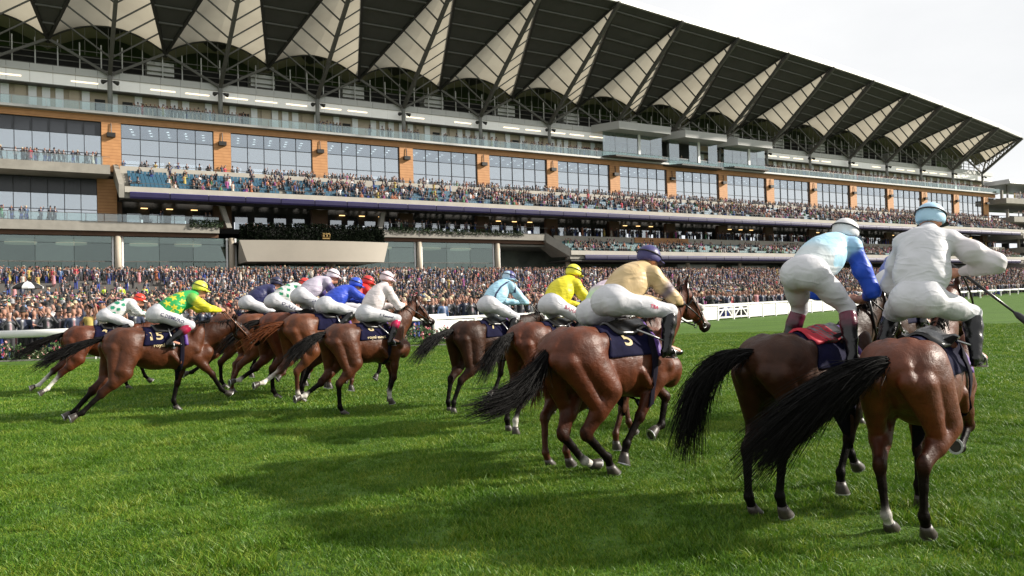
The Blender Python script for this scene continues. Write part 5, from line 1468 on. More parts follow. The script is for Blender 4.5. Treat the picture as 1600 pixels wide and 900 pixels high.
def build_jockey(sp, horse):
    J = {k: (Vector(v) if not isinstance(v, (int, float, str, dict, list)) else v) for k, v in sp['pose'].items()}
    root = empty('jockey', horse['loc'], horse['rz'])
    sc = horse.get('scale', 1.0); root.scale = (sc, sc, sc)
    tag(root, sp['label'], 'person', 'jockeys riding in the race')
    dz = horse['dz']
    zo = Vector((0, 0, dz))
    h = sp['h']
    pel, chest, hc = J['pelvis'] + zo, J['chest'] + zo, J['head'] + zo
    sh = {s: chest + Vector((0.02, s * 0.17, 0.0)) + J.get('shoff', Vector((0, 0, 0))) for s in (1, -1)}
    elb = {1: J['elbow_l'] + zo, -1: J['elbow_r'] + zo}
    hnd = {1: J['hand_l'] + zo, -1: J['hand_r'] + zo}
    kne = {1: J['knee_l'] + zo, -1: J['knee_r'] + zo}
    ank = {1: J['ank_l'] + zo, -1: J['ank_r'] + zo}
    hip = {s: pel + Vector((0.0, s * 0.095, -0.02)) for s in (1, -1)}
    sp_d = (chest - pel).normalized()
    fdir = Vector((math.cos(R(sp.get('look', 10))), sp.get('lookside', 0.0), -math.sin(R(sp.get('look', 10))))).normalized()
    side = Vector((0, 0, 1)).cross(fdir).normalized(); up = fdir.cross(side).normalized()
    # the body under the clothes: one continuous figure
    B = [rc(pel, chest, 0.10, 0.115, SKIN, 0.05), rc(chest, hc - up * 0.09, 0.075, 0.05, SKIN, 0.04)] + face_prims(hc, fdir, up, side)
    for s in (1, -1):
        B += [rc(chest, sh[s], 0.08, 0.055, SKIN, 0.04), rc(sh[s], elb[s], 0.050, 0.038, SKIN, 0.03), rc(elb[s], hnd[s], 0.038, 0.026, SKIN, 0.02),
              rc(hip[s], kne[s], 0.072, 0.048, SKIN, 0.04), rc(kne[s], ank[s], 0.048, 0.032, SKIN, 0.02), rc(ank[s], ank[s] + Vector((0.13, s * 0.03, -0.045)), 0.034, 0.028, SKIN, 0.02)]
        d = (hnd[s] - elb[s]).normalized(); sd = d.cross(Vector((0, 0, 1))).normalized() * (-1)
        B += hand_prims(hnd[s], d, Vector((0, 0, 1)), sd, s=s, col=sp.get('glove', SKIN))
    hb = h if h < 0.0115 else 0.0115
    link('body', sdf_mesh('body', B, hb, attr_mat('skin', rough=0.5, var=0.08), 0.03, 2, 0.008), root)
    # silks
    body_c, sleeve_c = sp['silk'], sp.get('sleeve', sp['silk'])
    back = Vector((sp_d.z, 0, -sp_d.x)) * -1
    lowb = pel + sp_d * 0.10
    T = [rc(pel + sp_d * 0.07, pel + sp_d * 0.26, 0.146, 0.158, body_c, 0.06, ys=1.2), rc(pel + sp_d * 0.24, chest, 0.158, 0.140, body_c, 0.08, ys=1.25),
         el(chest - sp_d * 0.12 + back * 0.04, (0.17, 0.175, 0.125), body_c, 0.07, ry=math.atan2(sp_d.z, sp_d.x)),
         rc(chest, chest + (hc - chest) * 0.55, 0.105, 0.075, body_c, 0.05)]
    ball = sp.get('billow', 1.0)
    for s in (1, -1):
        ac = sp.get('arm_' + ('l' if s > 0 else 'r'), sleeve_c)
        T += [rc(chest - sp_d * 0.02, sh[s], 0.115, 0.088, body_c, 0.04), rc(sh[s], elb[s], 0.080, 0.068 * ball, ac, 0.035),
              el((sh[s] + elb[s]) / 2 + Vector((-0.01, 0, -0.01)), (0.080 * ball, 0.074 * ball, 0.076 * ball), ac, 0.05),
              rc(elb[s], elb[s] + (hnd[s] - elb[s]) * 0.5, 0.068 * ball, 0.056 * ball, ac, 0.03),
              rc(elb[s] + (hnd[s] - elb[s]) * 0.5, elb[s] + (hnd[s] - elb[s]) * 0.92, 0.054, 0.036, sp.get('cuff', ac), 0.02)]
    if sp.get('band'):
        for s in (1, -1):
            m = (sh[s] * 0.35 + elb[s] * 0.65); T += [rc(m - (elb[s] - sh[s]).normalized() * 0.02, m + (elb[s] - sh[s]).normalized() * 0.02, 0.079, 0.078, sp['band'], 0.01)]
    V, Q = sdf_arrays(T, h, 0.04, 3)
    col = prim_colors(T, V, 0.006)
    # wrinkles: the cloth folds across its length
    rr = np.random.default_rng(sp.get('seed', 3))
    nrm = V - (np.array(pel) + ((V - np.array(pel)) @ np.array(sp_d))[:, None] * np.array(sp_d)); nrm /= np.linalg.norm(nrm, axis=1)[:, None] + 1e-6
    wv = np.zeros(len(V))
    for q in range(9):
        kd = rr.normal(size=3) * 26; kd[0] *= 1.3
        wv += np.sin(V @ kd + rr.uniform(0, 6)) * 0.0012 * rr.uniform(0.5, 1.2)
    V = V + nrm * wv[:, None]
    pt = sp.get('pattern')
    if pt: col = pt(V, col, pel, chest, sp_d)
    link('silks', np_mesh('silks', V, Q, attr_mat('silk', rough=0.5, spec=0.35, var=0.05, bdist=0.028, ridge=[(3.4, (1, 1, 2.4), 1.0), (8.0, (1.8, 1, 0.8), 0.16)]), col), root)
    sb = BVHTree.FromPolygons([tuple(v) for v in V], [tuple(q) for q in Q])
    # breeches
    wc = sp.get('breech', (0.51, 0.51, 0.54))
    L = [rc(pel + Vector((0, 0.06, 0)), pel + Vector((0, -0.06, 0)), 0.140, 0.140, wc, 0.05), rc(pel, pel + sp_d * 0.13, 0.138, 0.142, wc, 0.05, ys=1.1)]
    for s in (1, -1):
        bt = kne[s] + (ank[s] - kne[s]) * 0.22
        L += [el(pel + Vector((-0.05, s * 0.075, -0.03)), (0.125, 0.105, 0.125), wc, 0.04), rc(hip[s], hip[s] + (kne[s] - hip[s]) * 0.55, 0.118, 0.098, wc, 0.04),
              rc(hip[s] + (kne[s] - hip[s]) * 0.5, kne[s], 0.098, 0.070, wc, 0.04), rc(kne[s], bt, 0.070, 0.060, wc, 0.03)]
    V, Q = sdf_arrays(L, h, 0.04, 3)
    wv = np.zeros(len(V)); pz = np.array(pel); nrm = V - (pz + (V - pz) * 0.6); nrm[:, 1] += np.sign(V[:, 1]) * 0.05; nrm /= np.linalg.norm(nrm, axis=1)[:, None] + 1e-6
    for q in range(8):
        kd = rr.normal(size=3) * 30
        wv += np.sin(V @ kd + rr.uniform(0, 6)) * 0.0008
    V = V + nrm * wv[:, None]
    link('breeches', np_mesh('breeches', V, Q, attr_mat('nylon', rough=0.44, spec=0.4, var=0.04, bdist=0.017, ridge=[(5.0, (1.0, 1, 2.0), 0.9), (11.0, (1, 1.5, 1), 0.2)]), prim_colors(L, V, 0.01)), root)
    lb = BVHTree.FromPolygons([tuple(v) for v in V], [tuple(q) for q in Q])
    # boots
    topc = sp.get('boot_top', (0.004, 0.004, 0.005)); bc = (0.004, 0.004, 0.005)
    for s in (1, -1):
        k0 = kne[s] + (ank[s] - kne[s]) * 0.16
        D = [rc(k0, k0 + (ank[s] - k0) * 0.22, 0.074, 0.072, topc, 0.015), rc(k0 + (ank[s] - k0) * 0.22, k0 + (ank[s] - k0) * 0.6, 0.072, 0.060, bc, 0.02), rc(k0 + (ank[s] - k0) * 0.6, ank[s], 0.060, 0.046, bc, 0.02),
             rc(ank[s] + Vector((-0.035, 0, -0.045)), ank[s] + Vector((0.06, s * 0.012, -0.055)), 0.038, 0.040, bc, 0.03), rc(ank[s] + Vector((0.05, s * 0.012, -0.055)), ank[s] + Vector((0.16, s * 0.03, -0.06)), 0.040, 0.028, bc, 0.02),
             rc(ank[s] + Vector((-0.05, 0, -0.085)), ank[s] + Vector((-0.03, 0, -0.06)), 0.022, 0.03, bc, 0.01)]
        link('boot', sdf_mesh('boot', D, max(h * 0.9, 0.009), attr_mat('boot_leather', rough=0.24, spec=0.45, var=0.2, bump=0.35, bscale=20), 0.02, 2, 0.004), root)
        st = MB(); a = ank[s] + Vector((0.05, s * 0.012, -0.105))
        pts = [a + Vector((0, -0.055, 0)), a + Vector((0, -0.05, 0.06)), a + Vector((-0.02, 0, 0.14)), a + Vector((0, 0.05, 0.06)), a + Vector((0, 0.055, 0))]
        st.tube(pts, 0.007, 5); st.bar(a + Vector((0, -0.06, 0)), a + Vector((0, 0.06, 0)), 0.04, 0.012)
        top = Vector((0.06, s * 0.24, 1.50)) + zo
        st.tube([pts[2], (pts[2] + top) / 2 + Vector((0, s * 0.01, 0)), top], 0.010, 4)
        link('stirrup', st.mesh('stirrup', mat('shoe_metal', (0.45, 0.45, 0.46))), root)
    # helmet with silk cap and peak
    cc = sp['cap']; cm = sp.get('cap_mat') or attr_mat('silk_cap', rough=0.45, var=0.05, bump=0.25, bscale=24, bdist=0.01)
    cen = hc + up * 0.045 - fdir * 0.01
    H = [el(cen, (0.128, 0.112, 0.112), cc, 0.02, ry=math.asin(max(-1, min(1, fdir.z)))), el(cen - up * 0.035, (0.126, 0.110, 0.07), cc, 0.02, ry=math.asin(max(-1, min(1, fdir.z))))]
    V, Q = sdf_arrays(H, min(h, 0.012), 0.02, 2)
    rel = V - np.array(cen); zz = rel @ np.array(up); keep = zz > -0.062
    V[~keep] -= np.outer((zz[~keep] + 0.062), np.array(up))
    a8 = np.arctan2(rel @ np.array(side), rel @ np.array(fdir))
    V = V + (np.array(up) * 0.003)[None] * np.abs(np.sin(a8 * 3))[:, None]
    col = np.tile(np.array(cc, float), (len(V), 1))
    if sp.get('cap_fn'): col = sp['cap_fn'](rel @ np.array(fdir), rel @ np.array(side), zz, a8, col)
    cap = link('cap', np_mesh('cap', V, Q, cm, col), root)
    pk = MB(); V2 = []
    n = 12
    for r0, dzp in ((0.115, -0.03), (0.185, -0.055)):
        for i in range(n + 1):
            a = R(-62 + 124 * i / n); rad = r0 if r0 < 0.15 else 0.118 + 0.07 * math.cos(a * 0.75) ** 1.5
            V2.append(cen + fdir * math.cos(a) * rad + side * math.sin(a) * rad * 0.9 + up * dzp)
    V2 += [p + up * -0.008 for p in V2]
    m = n + 1; F = []
    for i in range(n):
        F += [(i, i + 1, m + i + 1, m + i), (2 * m + i, 3 * m + i, 3 * m + i + 1, 2 * m + i + 1), (m + i, m + i + 1, 3 * m + i + 1, 3 * m + i)]
    pk.add(V2, F, True)
    link('peak', pk.mesh('peak', mat('peak_' + '_'.join('%02d' % int(q * 99) for q in sp.get('peak', cc)), sp.get('peak', cc), 0.5)), cap)
    gg = MB(); pts = [cen + fdir * math.cos(2 * math.pi * k / 24) * 0.135 + side * math.sin(2 * math.pi * k / 24) * 0.118 + up * (0.012 - 0.03 * math.cos(2 * math.pi * k / 24)) for k in range(25)]
    gg.tube(pts, 0.007, 4, cap=False)
    link('goggle_strap', gg.mesh('goggle_strap', mat('strap_black', (0.008, 0.008, 0.01), 0.5)), cap)
    # printing on the breeches
    for (txt, sz, s, t, colr, rot) in sp.get('prints', []):
        cu = bpy.data.curves.new('print', 'FONT'); cu.body = txt; cu.size = sz; cu.align_x = 'CENTER'; cu.align_y = 'CENTER'; cu.resolution_u = 2; cu.offset = sz * 0.02
        to = bpy.data.objects.new('print', cu); me = bpy.data.meshes.new_from_object(to)
        ax = (kne[s] - hip[s]).normalized(); outw = Vector((0, s, 0)); outw = (outw - ax * outw.dot(ax)).normalized()
        upv = ax.cross(outw) * (1 if s < 0 else -1); upv = upv if upv.z > 0 else -upv
        c0 = hip[s] + (kne[s] - hip[s]) * t
        for v in me.vertices:
            q = c0 + ax * v.co.x + upv * v.co.y
            hit = lb.ray_cast(q + outw * 0.3, -outw)
            v.co = (hit[0] if hit[0] else q + outw * 0.1) + outw * 0.003
        me.materials.clear(); me.materials.append(mat('print_%s' % txt[:4].strip('"').lower(), colr, 0.6, var=0.05))
        link('lettering', me, root); bpy.data.objects.remove(to)
    sp['hands_w'] = hnd; sp['root'] = root
    return root
# ------------------------------------------------------------------ the runners
def place(px, py, Y, az):
    P = at_depth(px, py, Y); f = Vector((math.sin(R(az)), math.cos(R(az)), 0))
    return P, f
def crouch(pz=1.79, cx=0.42, cz=2.02, hx=0.64, hz=2.17, hand=(0.86, 0.07, 1.72), elb=(0.60, 0.25, 1.80), knee=(0.40, 0.27, 1.55), ank=(0.05, 0.31, 1.30), px=-0.03):
    d = dict(pelvis=(px, 0, pz), chest=(cx, 0, cz), head=(hx, 0, hz))
    for s, n in ((1, 'l'), (-1, 'r')):
        for k, v in (('hand', hand), ('elbow', elb), ('knee', knee), ('ank', ank)):
            d[f'{k}_{n}'] = (v[0], s * v[1], v[2])
    return d
# gaits: hind (thigh, gaskin, cannon, pastern), fore (forearm, cannon, pastern); degrees from straight down, forward positive
PUSH = dict(hl=(-12, -52, -42, -68), hr=(-6, -48, -46, -72), fl=(-16, -14, 18), fr=(42, 30, 50))
PUSH2 = dict(hl=(-16, -56, -46, -76), hr=(-8, -50, -40, -64), fl=(30, 18, 40), fr=(-8, -10, 20))
STANCE = dict(hl=(10, -52, -60, -85), hr=(26, -42, 3, 28), fl=(-25, -28, -5), fr=(8, -22, -10))
DRIVE = dict(hl=(18, -48, -14, 8), hr=(10, -50, -24, -5), fl=(-10, -30, -60), fr=(35, -10, -40))
GATHER = dict(hl=(40, -30, 42, 62), hr=(46, -34, 48, 20), fl=(52, -18, -70), fr=(-32, -36, -20))
TROT = dict(hl=(28, -50, -4, 22), hr=(36, -54, -6, 18), fl=(34, 6, 30), fr=(-18, -24, 0))
REAR = dict(hl=(42, -44, 6, 36), hr=(34, -58, 6, 26), fl=(-14, -18, 12), fr=(48, -58, -95))
NAVYC = (0.018, 0.020, 0.075); WHT = (0.58, 0.58, 0.60); SKY_ = (0.36, 0.60, 0.74); PINK = (0.72, 0.55, 0.60)
def stars(V, col, pel, chest, d):
    c = np.array(col); yel = np.array((0.62, 0.55, 0.03))
    t = (V - np.array(pel)) @ np.array(d)
    up = np.array(Vector((-d.z, 0, d.x)))
    green = (c[:, 1] > c[:, 0] * 1.4)
    for (a, b) in ((0.16, 0.10), (0.30, 0.14), (0.22, 0.0), (0.38, 0.02), (0.30, -0.10), (0.14, -0.07), (0.44, 0.14)):
        x = t - a; y = (V - np.array(pel)) @ up - b
        r = np.hypot(x, y); an = np.arctan2(y, x)
        k = np.abs(((an * 5 / (2 * np.pi)) % 1.0) - 0.5) * 2
        m = green & (r < 0.022 + 0.040 * k ** 1.6)
        c[m] = yel
    return c
def spots(colr, pts=((0.16, 0.10), (0.30, 0.15), (0.24, 0.02), (0.38, 0.06), (0.12, -0.02), (0.44, 0.17))):
    def f(V, col, pel, chest, d):
        c = np.array(col); up = np.array(Vector((-d.z, 0, d.x))); t = (V - np.array(pel)) @ np.array(d)
        for (a, b) in pts:
            r = np.hypot(t - a, ((V - np.array(pel)) @ up - b) * 1.2); c[r < 0.045] = colr
        arm = V[:, 0] > chest[0] + 0.18
        k = (np.sin(V[:, 0] * 40) * np.sin(V[:, 2] * 40 + 1) > 0.45) & arm; c[k] = colr
        return c
    return f
def checks(c1, c2, s=0.085):
    def f(V, col, pel, chest, d):
        up = np.array(Vector((-d.z, 0, d.x))); a = np.floor(((V - np.array(pel)) @ np.array(d) + (V - np.array(pel)) @ up) / s); b = np.floor(((V - np.array(pel)) @ np.array(d) - (V - np.array(pel)) @ up) / s)
        k = ((a % 2 == 0) & (b % 2 == 0)); c = np.tile(np.array(c1), (len(V), 1)); c[k] = c2
        return c
    return f
def seams(colr):
    def f(V, col, pel, chest, d):
        c = np.array(col); t = (V - np.array(pel)) @ np.array(d); up = np.array(Vector((-d.z, 0, d.x))); u = (V - np.array(pel)) @ up
        torso = (np.abs(V[:, 1]) < 0.19) & (V[:, 0] < chest[0] + 0.1)
        c[torso & (np.abs(t - 0.06) < 0.014)] = colr
        c[torso & (np.abs(np.abs(V[:, 1]) - 0.155) < 0.012)] = colr
        c[(np.abs(V[:, 1]) > 0.17) & (np.abs(V[:, 0] - (chest[0] + 0.03)) < 0.018) & (V[:, 2] > chest[2] - 0.12)] = colr
        low = (V[:, 0] > chest[0] + 0.20) & (V[:, 2] < chest[2] - 0.34); c[low] = colr
        return c
    return f
def twotone(colr, arm_only=False):
    def f(V, col, pel, chest, d):
        c = np.array(col); t = (V - np.array(pel)) @ np.array(d); k = np.clip((0.30 - t) / 0.14, 0, 1)[:, None] * (np.abs(V[:, 1]) < 0.2)[:, None]
        return c * (1 - k) + np.array(colr) * k
    return f
def cap_stripes(a, b, n=5):
    def f(x, y, z, an, col):
        c = np.array(col); k = np.floor((np.arctan2(y, z + 0.12) + 3.2) * n / 2.0) % 2 == 0; c[k] = b; return c
    return f
def cap_band(colr, lo=-0.02, hi=0.02):
    def f(x, y, z, an, col):
        c = np.array(col); c[np.abs(y) < 0.02] = colr; return c
    return f
def cap_quarter(colr):
    def f(x, y, z, an, col):
        c = np.array(col); c[(np.abs(an) > 0.9) & (np.abs(an) < 2.2) & (z > -0.04)] = colr; c[z > 0.085] = colr; return c
    return f
T_BACK = [(-0.26, 0, 0.02), (-0.52, 0.02, -0.10), (-0.80, 0.03, -0.34)]
RUN = []
def runner(**k): RUN.append(k)
# --- the two leftmost
runner(croup=(126, 506), hoof=('hr', 98, 616), Y=16.6, az=50, scale=1.0, coat='red_bay', gait=PUSH2, neck=18, head=38, tail=[(-0.30, 0, -0.03), (-0.62, 0, -0.16), (-1.05, -0.06, -0.42)], socks={('h', 1): 'tall', ('h', -1): 'tall'}, h=0.018, hair=300, hr=0.010, spread=0.09,
       label='red bay racehorse with white hind socks, last on the far left', num=[('4', 0.20, -0.10, 0.30)],
       j=dict(pose=crouch(pz=1.76, cx=0.44, cz=1.98, hx=0.68, hz=2.07), silk=(0.58, 0.59, 0.58), pattern=spots((0.01, 0.22, 0.12)), cap=(0.66, 0.035, 0.015), peak=(0.66, 0.60, 0.56), label='jockey in white silks with green spots and red cap'))
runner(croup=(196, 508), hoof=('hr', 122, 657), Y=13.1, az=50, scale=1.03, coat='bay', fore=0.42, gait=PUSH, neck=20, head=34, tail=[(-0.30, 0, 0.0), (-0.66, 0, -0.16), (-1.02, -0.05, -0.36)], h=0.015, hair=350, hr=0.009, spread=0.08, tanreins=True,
       label='bay racehorse wearing number 15, hind legs stretched far back', num=[('15', 0.26, -0.14, 0.36), ('royal ascot', 0.085, 0.0, 0.50)],
       j=dict(pose=crouch(pz=1.76, cx=0.46, cz=1.99, hx=0.66, hz=2.14, hand=(0.98, 0.07, 1.78), elb=(0.70, 0.25, 1.82)), silk=(0.02, 0.30, 0.07), sleeve=(0.60, 0.56, 0.03), pattern=stars, cap=(0.58, 0.60, 0.05), cap_fn=cap_band((0.10, 0.40, 0.08)), boot_top=(0.35, 0.01, 0.05), prints=[('C.DEMURO', 0.075, -1, 0.42, NAVYC, 0)], label='jockey in green silks with yellow stars, yellow sleeves and cap'))
# --- the pack
runner(croup=(352, 520), Y=16.8, az=48, scale=1.0, coat='bay', gait=STANCE, neck=20, head=38, tail=T_BACK, h=0.020, hair=70, hr=0.018,
       label='bay racehorse mostly hidden behind the head of the horse numbered 15',
       j=dict(pose=crouch(pz=1.78), silk=NAVYC, cap=(0.02, 0.02, 0.06), label='jockey in navy silks behind the head of horse 15'))
runner(croup=(392, 514), Y=15.8, az=48, scale=1.0, coat='chestnut', gait=DRIVE, neck=20, head=38, tail=T_BACK, h=0.020, hair=70, hr=0.018,
       label='chestnut racehorse under the jockey in green checks',
       j=dict(pose=crouch(pz=1.80, cx=0.44, cz=2.02, hx=0.66, hz=2.10), silk=WHT, pattern=checks((0.58, 0.6, 0.58), (0.01, 0.22, 0.10)), cap=(0.62, 0.03, 0.02), boot_top=(0.45, 0.01, 0.03), prints=[('OLKER', 0.10, -1, 0.5, NAVYC, 0)], label='jockey in white and green checked silks with red cap'))
runner(croup=(432, 511), Y=14.6, az=48, scale=1.0, coat='red_bay', gait=STANCE, neck=24, head=38, tail=[(-0.24, 0, 0.0), (-0.5, 0, -0.16), (-0.8, 0, -0.45)], h=0.017, hair=100, hr=0.014, socks={('h', 1): 'short'},
       label='red bay racehorse wearing number 16 in the middle of the pack', num=[('16', 0.20, -0.12, 0.22)],
       j=dict(pose=crouch(pz=1.86, cx=0.40, cz=2.08, hx=0.66, hz=2.20), silk=(0.42, 0.38, 0.46), sleeve=(0.05, 0.035, 0.14), arm_l=(0.05, 0.035, 0.14), cuff=(0.66, 0.62, 0.68), cap=(0.68, 0.60, 0.66), prints=[('JAMES', 0.07, -1, 0.5, NAVYC, 0)], label='jockey in pale lilac silks with dark sleeves and white cap'))
runner(croup=(470, 513), Y=14.0, az=48, scale=0.98, coat='chestnut', gait=STANCE, neck=28, head=40, tail=T_BACK, h=0.018, hair=90, hr=0.015, socks={('h', 1): 'tall', ('h', -1): 'short'},
       label='chestnut racehorse with white hind feet, left of the horse numbered 8',
       j=dict(pose=crouch(pz=1.70, cx=0.42, cz=1.92, hx=0.62, hz=2.04), silk=(0.020, 0.055, 0.42), cap=(0.02, 0.07, 0.5), label='jockey in royal blue silks and blue cap'))
runner(croup=(500, 512), Y=15.0, az=48, scale=0.98, coat='bay', gait=DRIVE, neck=30, head=40, tail=T_BACK, h=0.020, hair=60, hr=0.018,
       label='bay racehorse hidden on the far side of the horse numbered 8',
       j=dict(pose=crouch(pz=1.72, cx=0.40, cz=1.98, hx=0.56, hz=2.12), silk=(0.55, 0.02, 0.02), cap=(0.5, 0.02, 0.02), label='jockey in red silks half hidden behind the white and pink jockey'))
runner(croup=(534, 509), hoof=('hr', 487, 651), Y=12.7, az=47, scale=1.0, coat='bay', gait=dict(STANCE, fl=(14, -16, 0), fr=(-2, -20, 10)), neck=48, head=36, tail=[(-0.24, 0, 0.02), (-0.50, -0.02, -0.14), (-0.80, -0.05, -0.42)], h=0.014, hair=450, hr=0.007, spread=0.13, socks={('h', 1): 'short', ('f', 1): 'short', ('f', -1): 'short'},
       label='bay racehorse wearing number 8 with head raised', num=[('8', 0.24, -0.06, 0.27), ('royal ascot', 0.085, 0.0, 0.44)],
       j=dict(pose=crouch(pz=1.72, cx=0.30, cz=2.10, hx=0.42, hz=2.30, hand=(0.72, 0.08, 1.84), elb=(0.48, 0.25, 1.82), knee=(0.42, 0.29, 1.60), ank=(0.24, 0.33, 1.24)), silk=(0.60, 0.54, 0.54), cap=PINK, boot_top=(0.50, 0.01, 0.08), prints=[('F. Kenevel', 0.06, -1, 0.58, NAVYC, 0)], label='jockey in white silks and pale pink cap on horse 8'))
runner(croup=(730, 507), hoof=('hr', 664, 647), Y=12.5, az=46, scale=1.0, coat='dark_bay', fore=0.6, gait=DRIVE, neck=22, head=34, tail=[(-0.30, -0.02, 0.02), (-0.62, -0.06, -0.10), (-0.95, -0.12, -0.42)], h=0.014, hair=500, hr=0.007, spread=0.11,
       label='dark bay racehorse with long flying tail, right of the horse numbered 8', num=[('7', 0.20, -0.10, 0.28)],
       j=dict(pose=crouch(pz=1.82, cx=0.36, cz=2.12, hx=0.50, hz=2.26, hand=(0.88, 0.08, 1.82), elb=(0.60, 0.25, 1.86), knee=(0.36, 0.28, 1.58), ank=(0.14, 0.32, 1.26)), silk=SKY_, pattern=seams(NAVYC), cap=(0.42, 0.58, 0.72), cap_fn=cap_quarter((0.03, 0.03, 0.16)), prints=[('H', 0.05, -1, 0.7, NAVYC, 0)], label='jockey in light blue silks with navy seams and navy cap'))
runner(croup=(826, 508), hoof=('hr', 800, 677), Y=10.7, az=45, scale=1.0, coat='red_bay', gait=DRIVE, neck=30, head=36, tail=[(-0.24, 0.0, -0.02), (-0.48, -0.02, -0.22), (-0.74, -0.04, -0.56)], h=0.014, hair=600, hr=0.006, spread=0.14, socks={('h', -1): 'short'},
       label='red bay racehorse with black tail under the jockey in yellow',
       num=[('2', 0.18, -0.10, 0.24)],
       j=dict(pose=crouch(pz=1.80, cx=0.32, cz=2.08, hx=0.50, hz=2.24, hand=(0.78, 0.08, 1.76), elb=(0.52, 0.26, 1.80)), silk=(0.66, 0.58, 0.02), cap=(0.70, 0.66, 0.04), cap_fn=None, prints=[('BAHRAIN', 0.085, -1, 0.52, (0.28, 0.01, 0.05), 0)], label='jockey in plain yellow silks and yellow cap'))
runner(croup=(884, 512), hoof=('hr', 862, 728), Y=9.3, az=44, scale=0.98, coat='chestnut', gait=TROT, neck=30, head=36, tail=[(-0.18, 0.02, -0.06), (-0.32, 0.0, -0.26), (-0.42, -0.04, -0.5)], h=0.014, hair=800, hr=0.0055, spread=0.20,
       label='chestnut racehorse with bushy red tail behind the large bay in front',
       j=dict(pose=crouch(pz=1.74, cx=0.34, cz=1.98, hx=0.54, hz=2.06), silk=(0.62, 0.50, 0.58), pattern=twotone((0.50, 0.66, 0.40)), cap=(0.30, 0.03, 0.10), label='jockey in pale pink and green silks behind the beige jockey'))
runner(croup=(896, 504), hoof=('fr', 968, 722), Y=7.8, az=53, scale=0.97, coat='red_bay', gait=GATHER, neck=46, head=38, turn=0.05, tail=[(-0.10, 0.0, -0.10), (-0.26, 0.02, -0.46), (-0.90, 0.06, -0.42)], h=0.011, hair=1700, hr=0.0042, spread=0.13, blaze=True, noseband=True, socks={('h', 1): 'short'},
       label='large red bay racehorse with black tail, white blaze and legs gathered', num=[('5', 0.26, -0.04, 0.34)],
       j=dict(pose=crouch(pz=1.79, cx=0.36, cz=2.03, hx=0.52, hz=2.18, hand=(0.86, 0.10, 1.74), elb=(0.54, 0.28, 1.80), knee=(0.46, 0.31, 1.66), ank=(0.34, 0.36, 1.32)), silk=(0.52, 0.38, 0.20), band=(0.03, 0.03, 0.12), glove=(0.02, 0.02, 0.02), cap=(0.035, 0.030, 0.13), prints=[('TBA', 0.05, -1, 0.62, (0.55, 0.03, 0.10), 0)], label='jockey in beige silks with navy armbands and navy cap'))
runner(croup=(1212, 527), hoof=('hr', 1190, 808), Y=6.25, az=53, scale=0.96, coat='dark_bay', gait=TROT, neck=42, head=36, turn=-0.05, tail=[(-0.22, 0.10, 0.08), (-0.46, 0.26, 0.04), (-0.46, 0.36, -0.78)], h=0.011, hair=1700, hr=0.0042, spread=0.11, weightcloth=True,
       label='dark bay racehorse seen from behind with a red pad under its saddle',
       j=dict(pose=crouch(pz=2.06, cx=0.38, cz=2.28, hx=0.60, hz=2.40, px=-0.08, hand=(0.74, 0.09, 1.82), elb=(0.52, 0.28, 1.88), knee=(0.18, 0.23, 1.74), ank=(0.06, 0.33, 1.34)), silk=SKY_, sleeve=(0.015, 0.07, 0.48), pattern=twotone((0.55, 0.60, 0.62)), cap=(0.60, 0.60, 0.61), boot_top=(0.10, 0.01, 0.03), label='jockey in light blue silks with royal blue sleeves, standing in the stirrups'))
runner(croup=(1374, 507), Y=9.8, az=46, scale=0.97, coat='dark_bay', gait=DRIVE, neck=30, head=36, tail=T_BACK, h=0.017, hair=120, hr=0.012,
       label='dark racehorse ahead, hidden between the two nearest horses',
       j=dict(pose=crouch(pz=1.80, cx=0.36, cz=2.06, hx=0.52, hz=2.22, px=-0.10), silk=(0.10, 0.14, 0.40), sleeve=(0.50, 0.52, 0.58), cap=(0.68, 0.68, 0.68), cap_fn=cap_stripes(None, (0.01, 0.01, 0.012)), label='jockey in blue silks and black-and-white striped cap between the two nearest riders'))
P14 = crouch(pz=1.84, cx=0.24, cz=2.30, hx=0.42, hz=2.48, px=-0.06, hand=(0.70, 0.10, 1.90), elb=(0.46, 0.34, 1.96), knee=(0.30, 0.30, 1.70), ank=(0.13, 0.35, 1.40))
P14['elbow_r'] = (0.30, -0.47, 2.10); P14['hand_r'] = (0.44, -0.20, 2.04)
runner(croup=(1410, 521), hoof=('hr', 1436, 840), Y=5.75, az=41, scale=0.95, coat='red_bay', gait=REAR, neck=48, head=34, turn=0.0, close=0.15, tail=[(-0.14, 0.10, 0.04), (-0.22, 0.48, -0.10), (-0.36, 0.96, -0.74)], h=0.011, hair=3400, hr=0.0040, spread=0.16, socks={('h', 1): 'short'},
       label='nearest red bay racehorse seen from behind, black tail swinging left',
       j=dict(pose=P14, silk=(0.53, 0.53, 0.56), arm_r=(0.53, 0.50, 0.52), billow=1.25, cap=(0.36, 0.55, 0.72), cap_fn=None, peak=(0.02, 0.02, 0.04), label='nearest jockey in white silks and light blue cap holding a whip'))
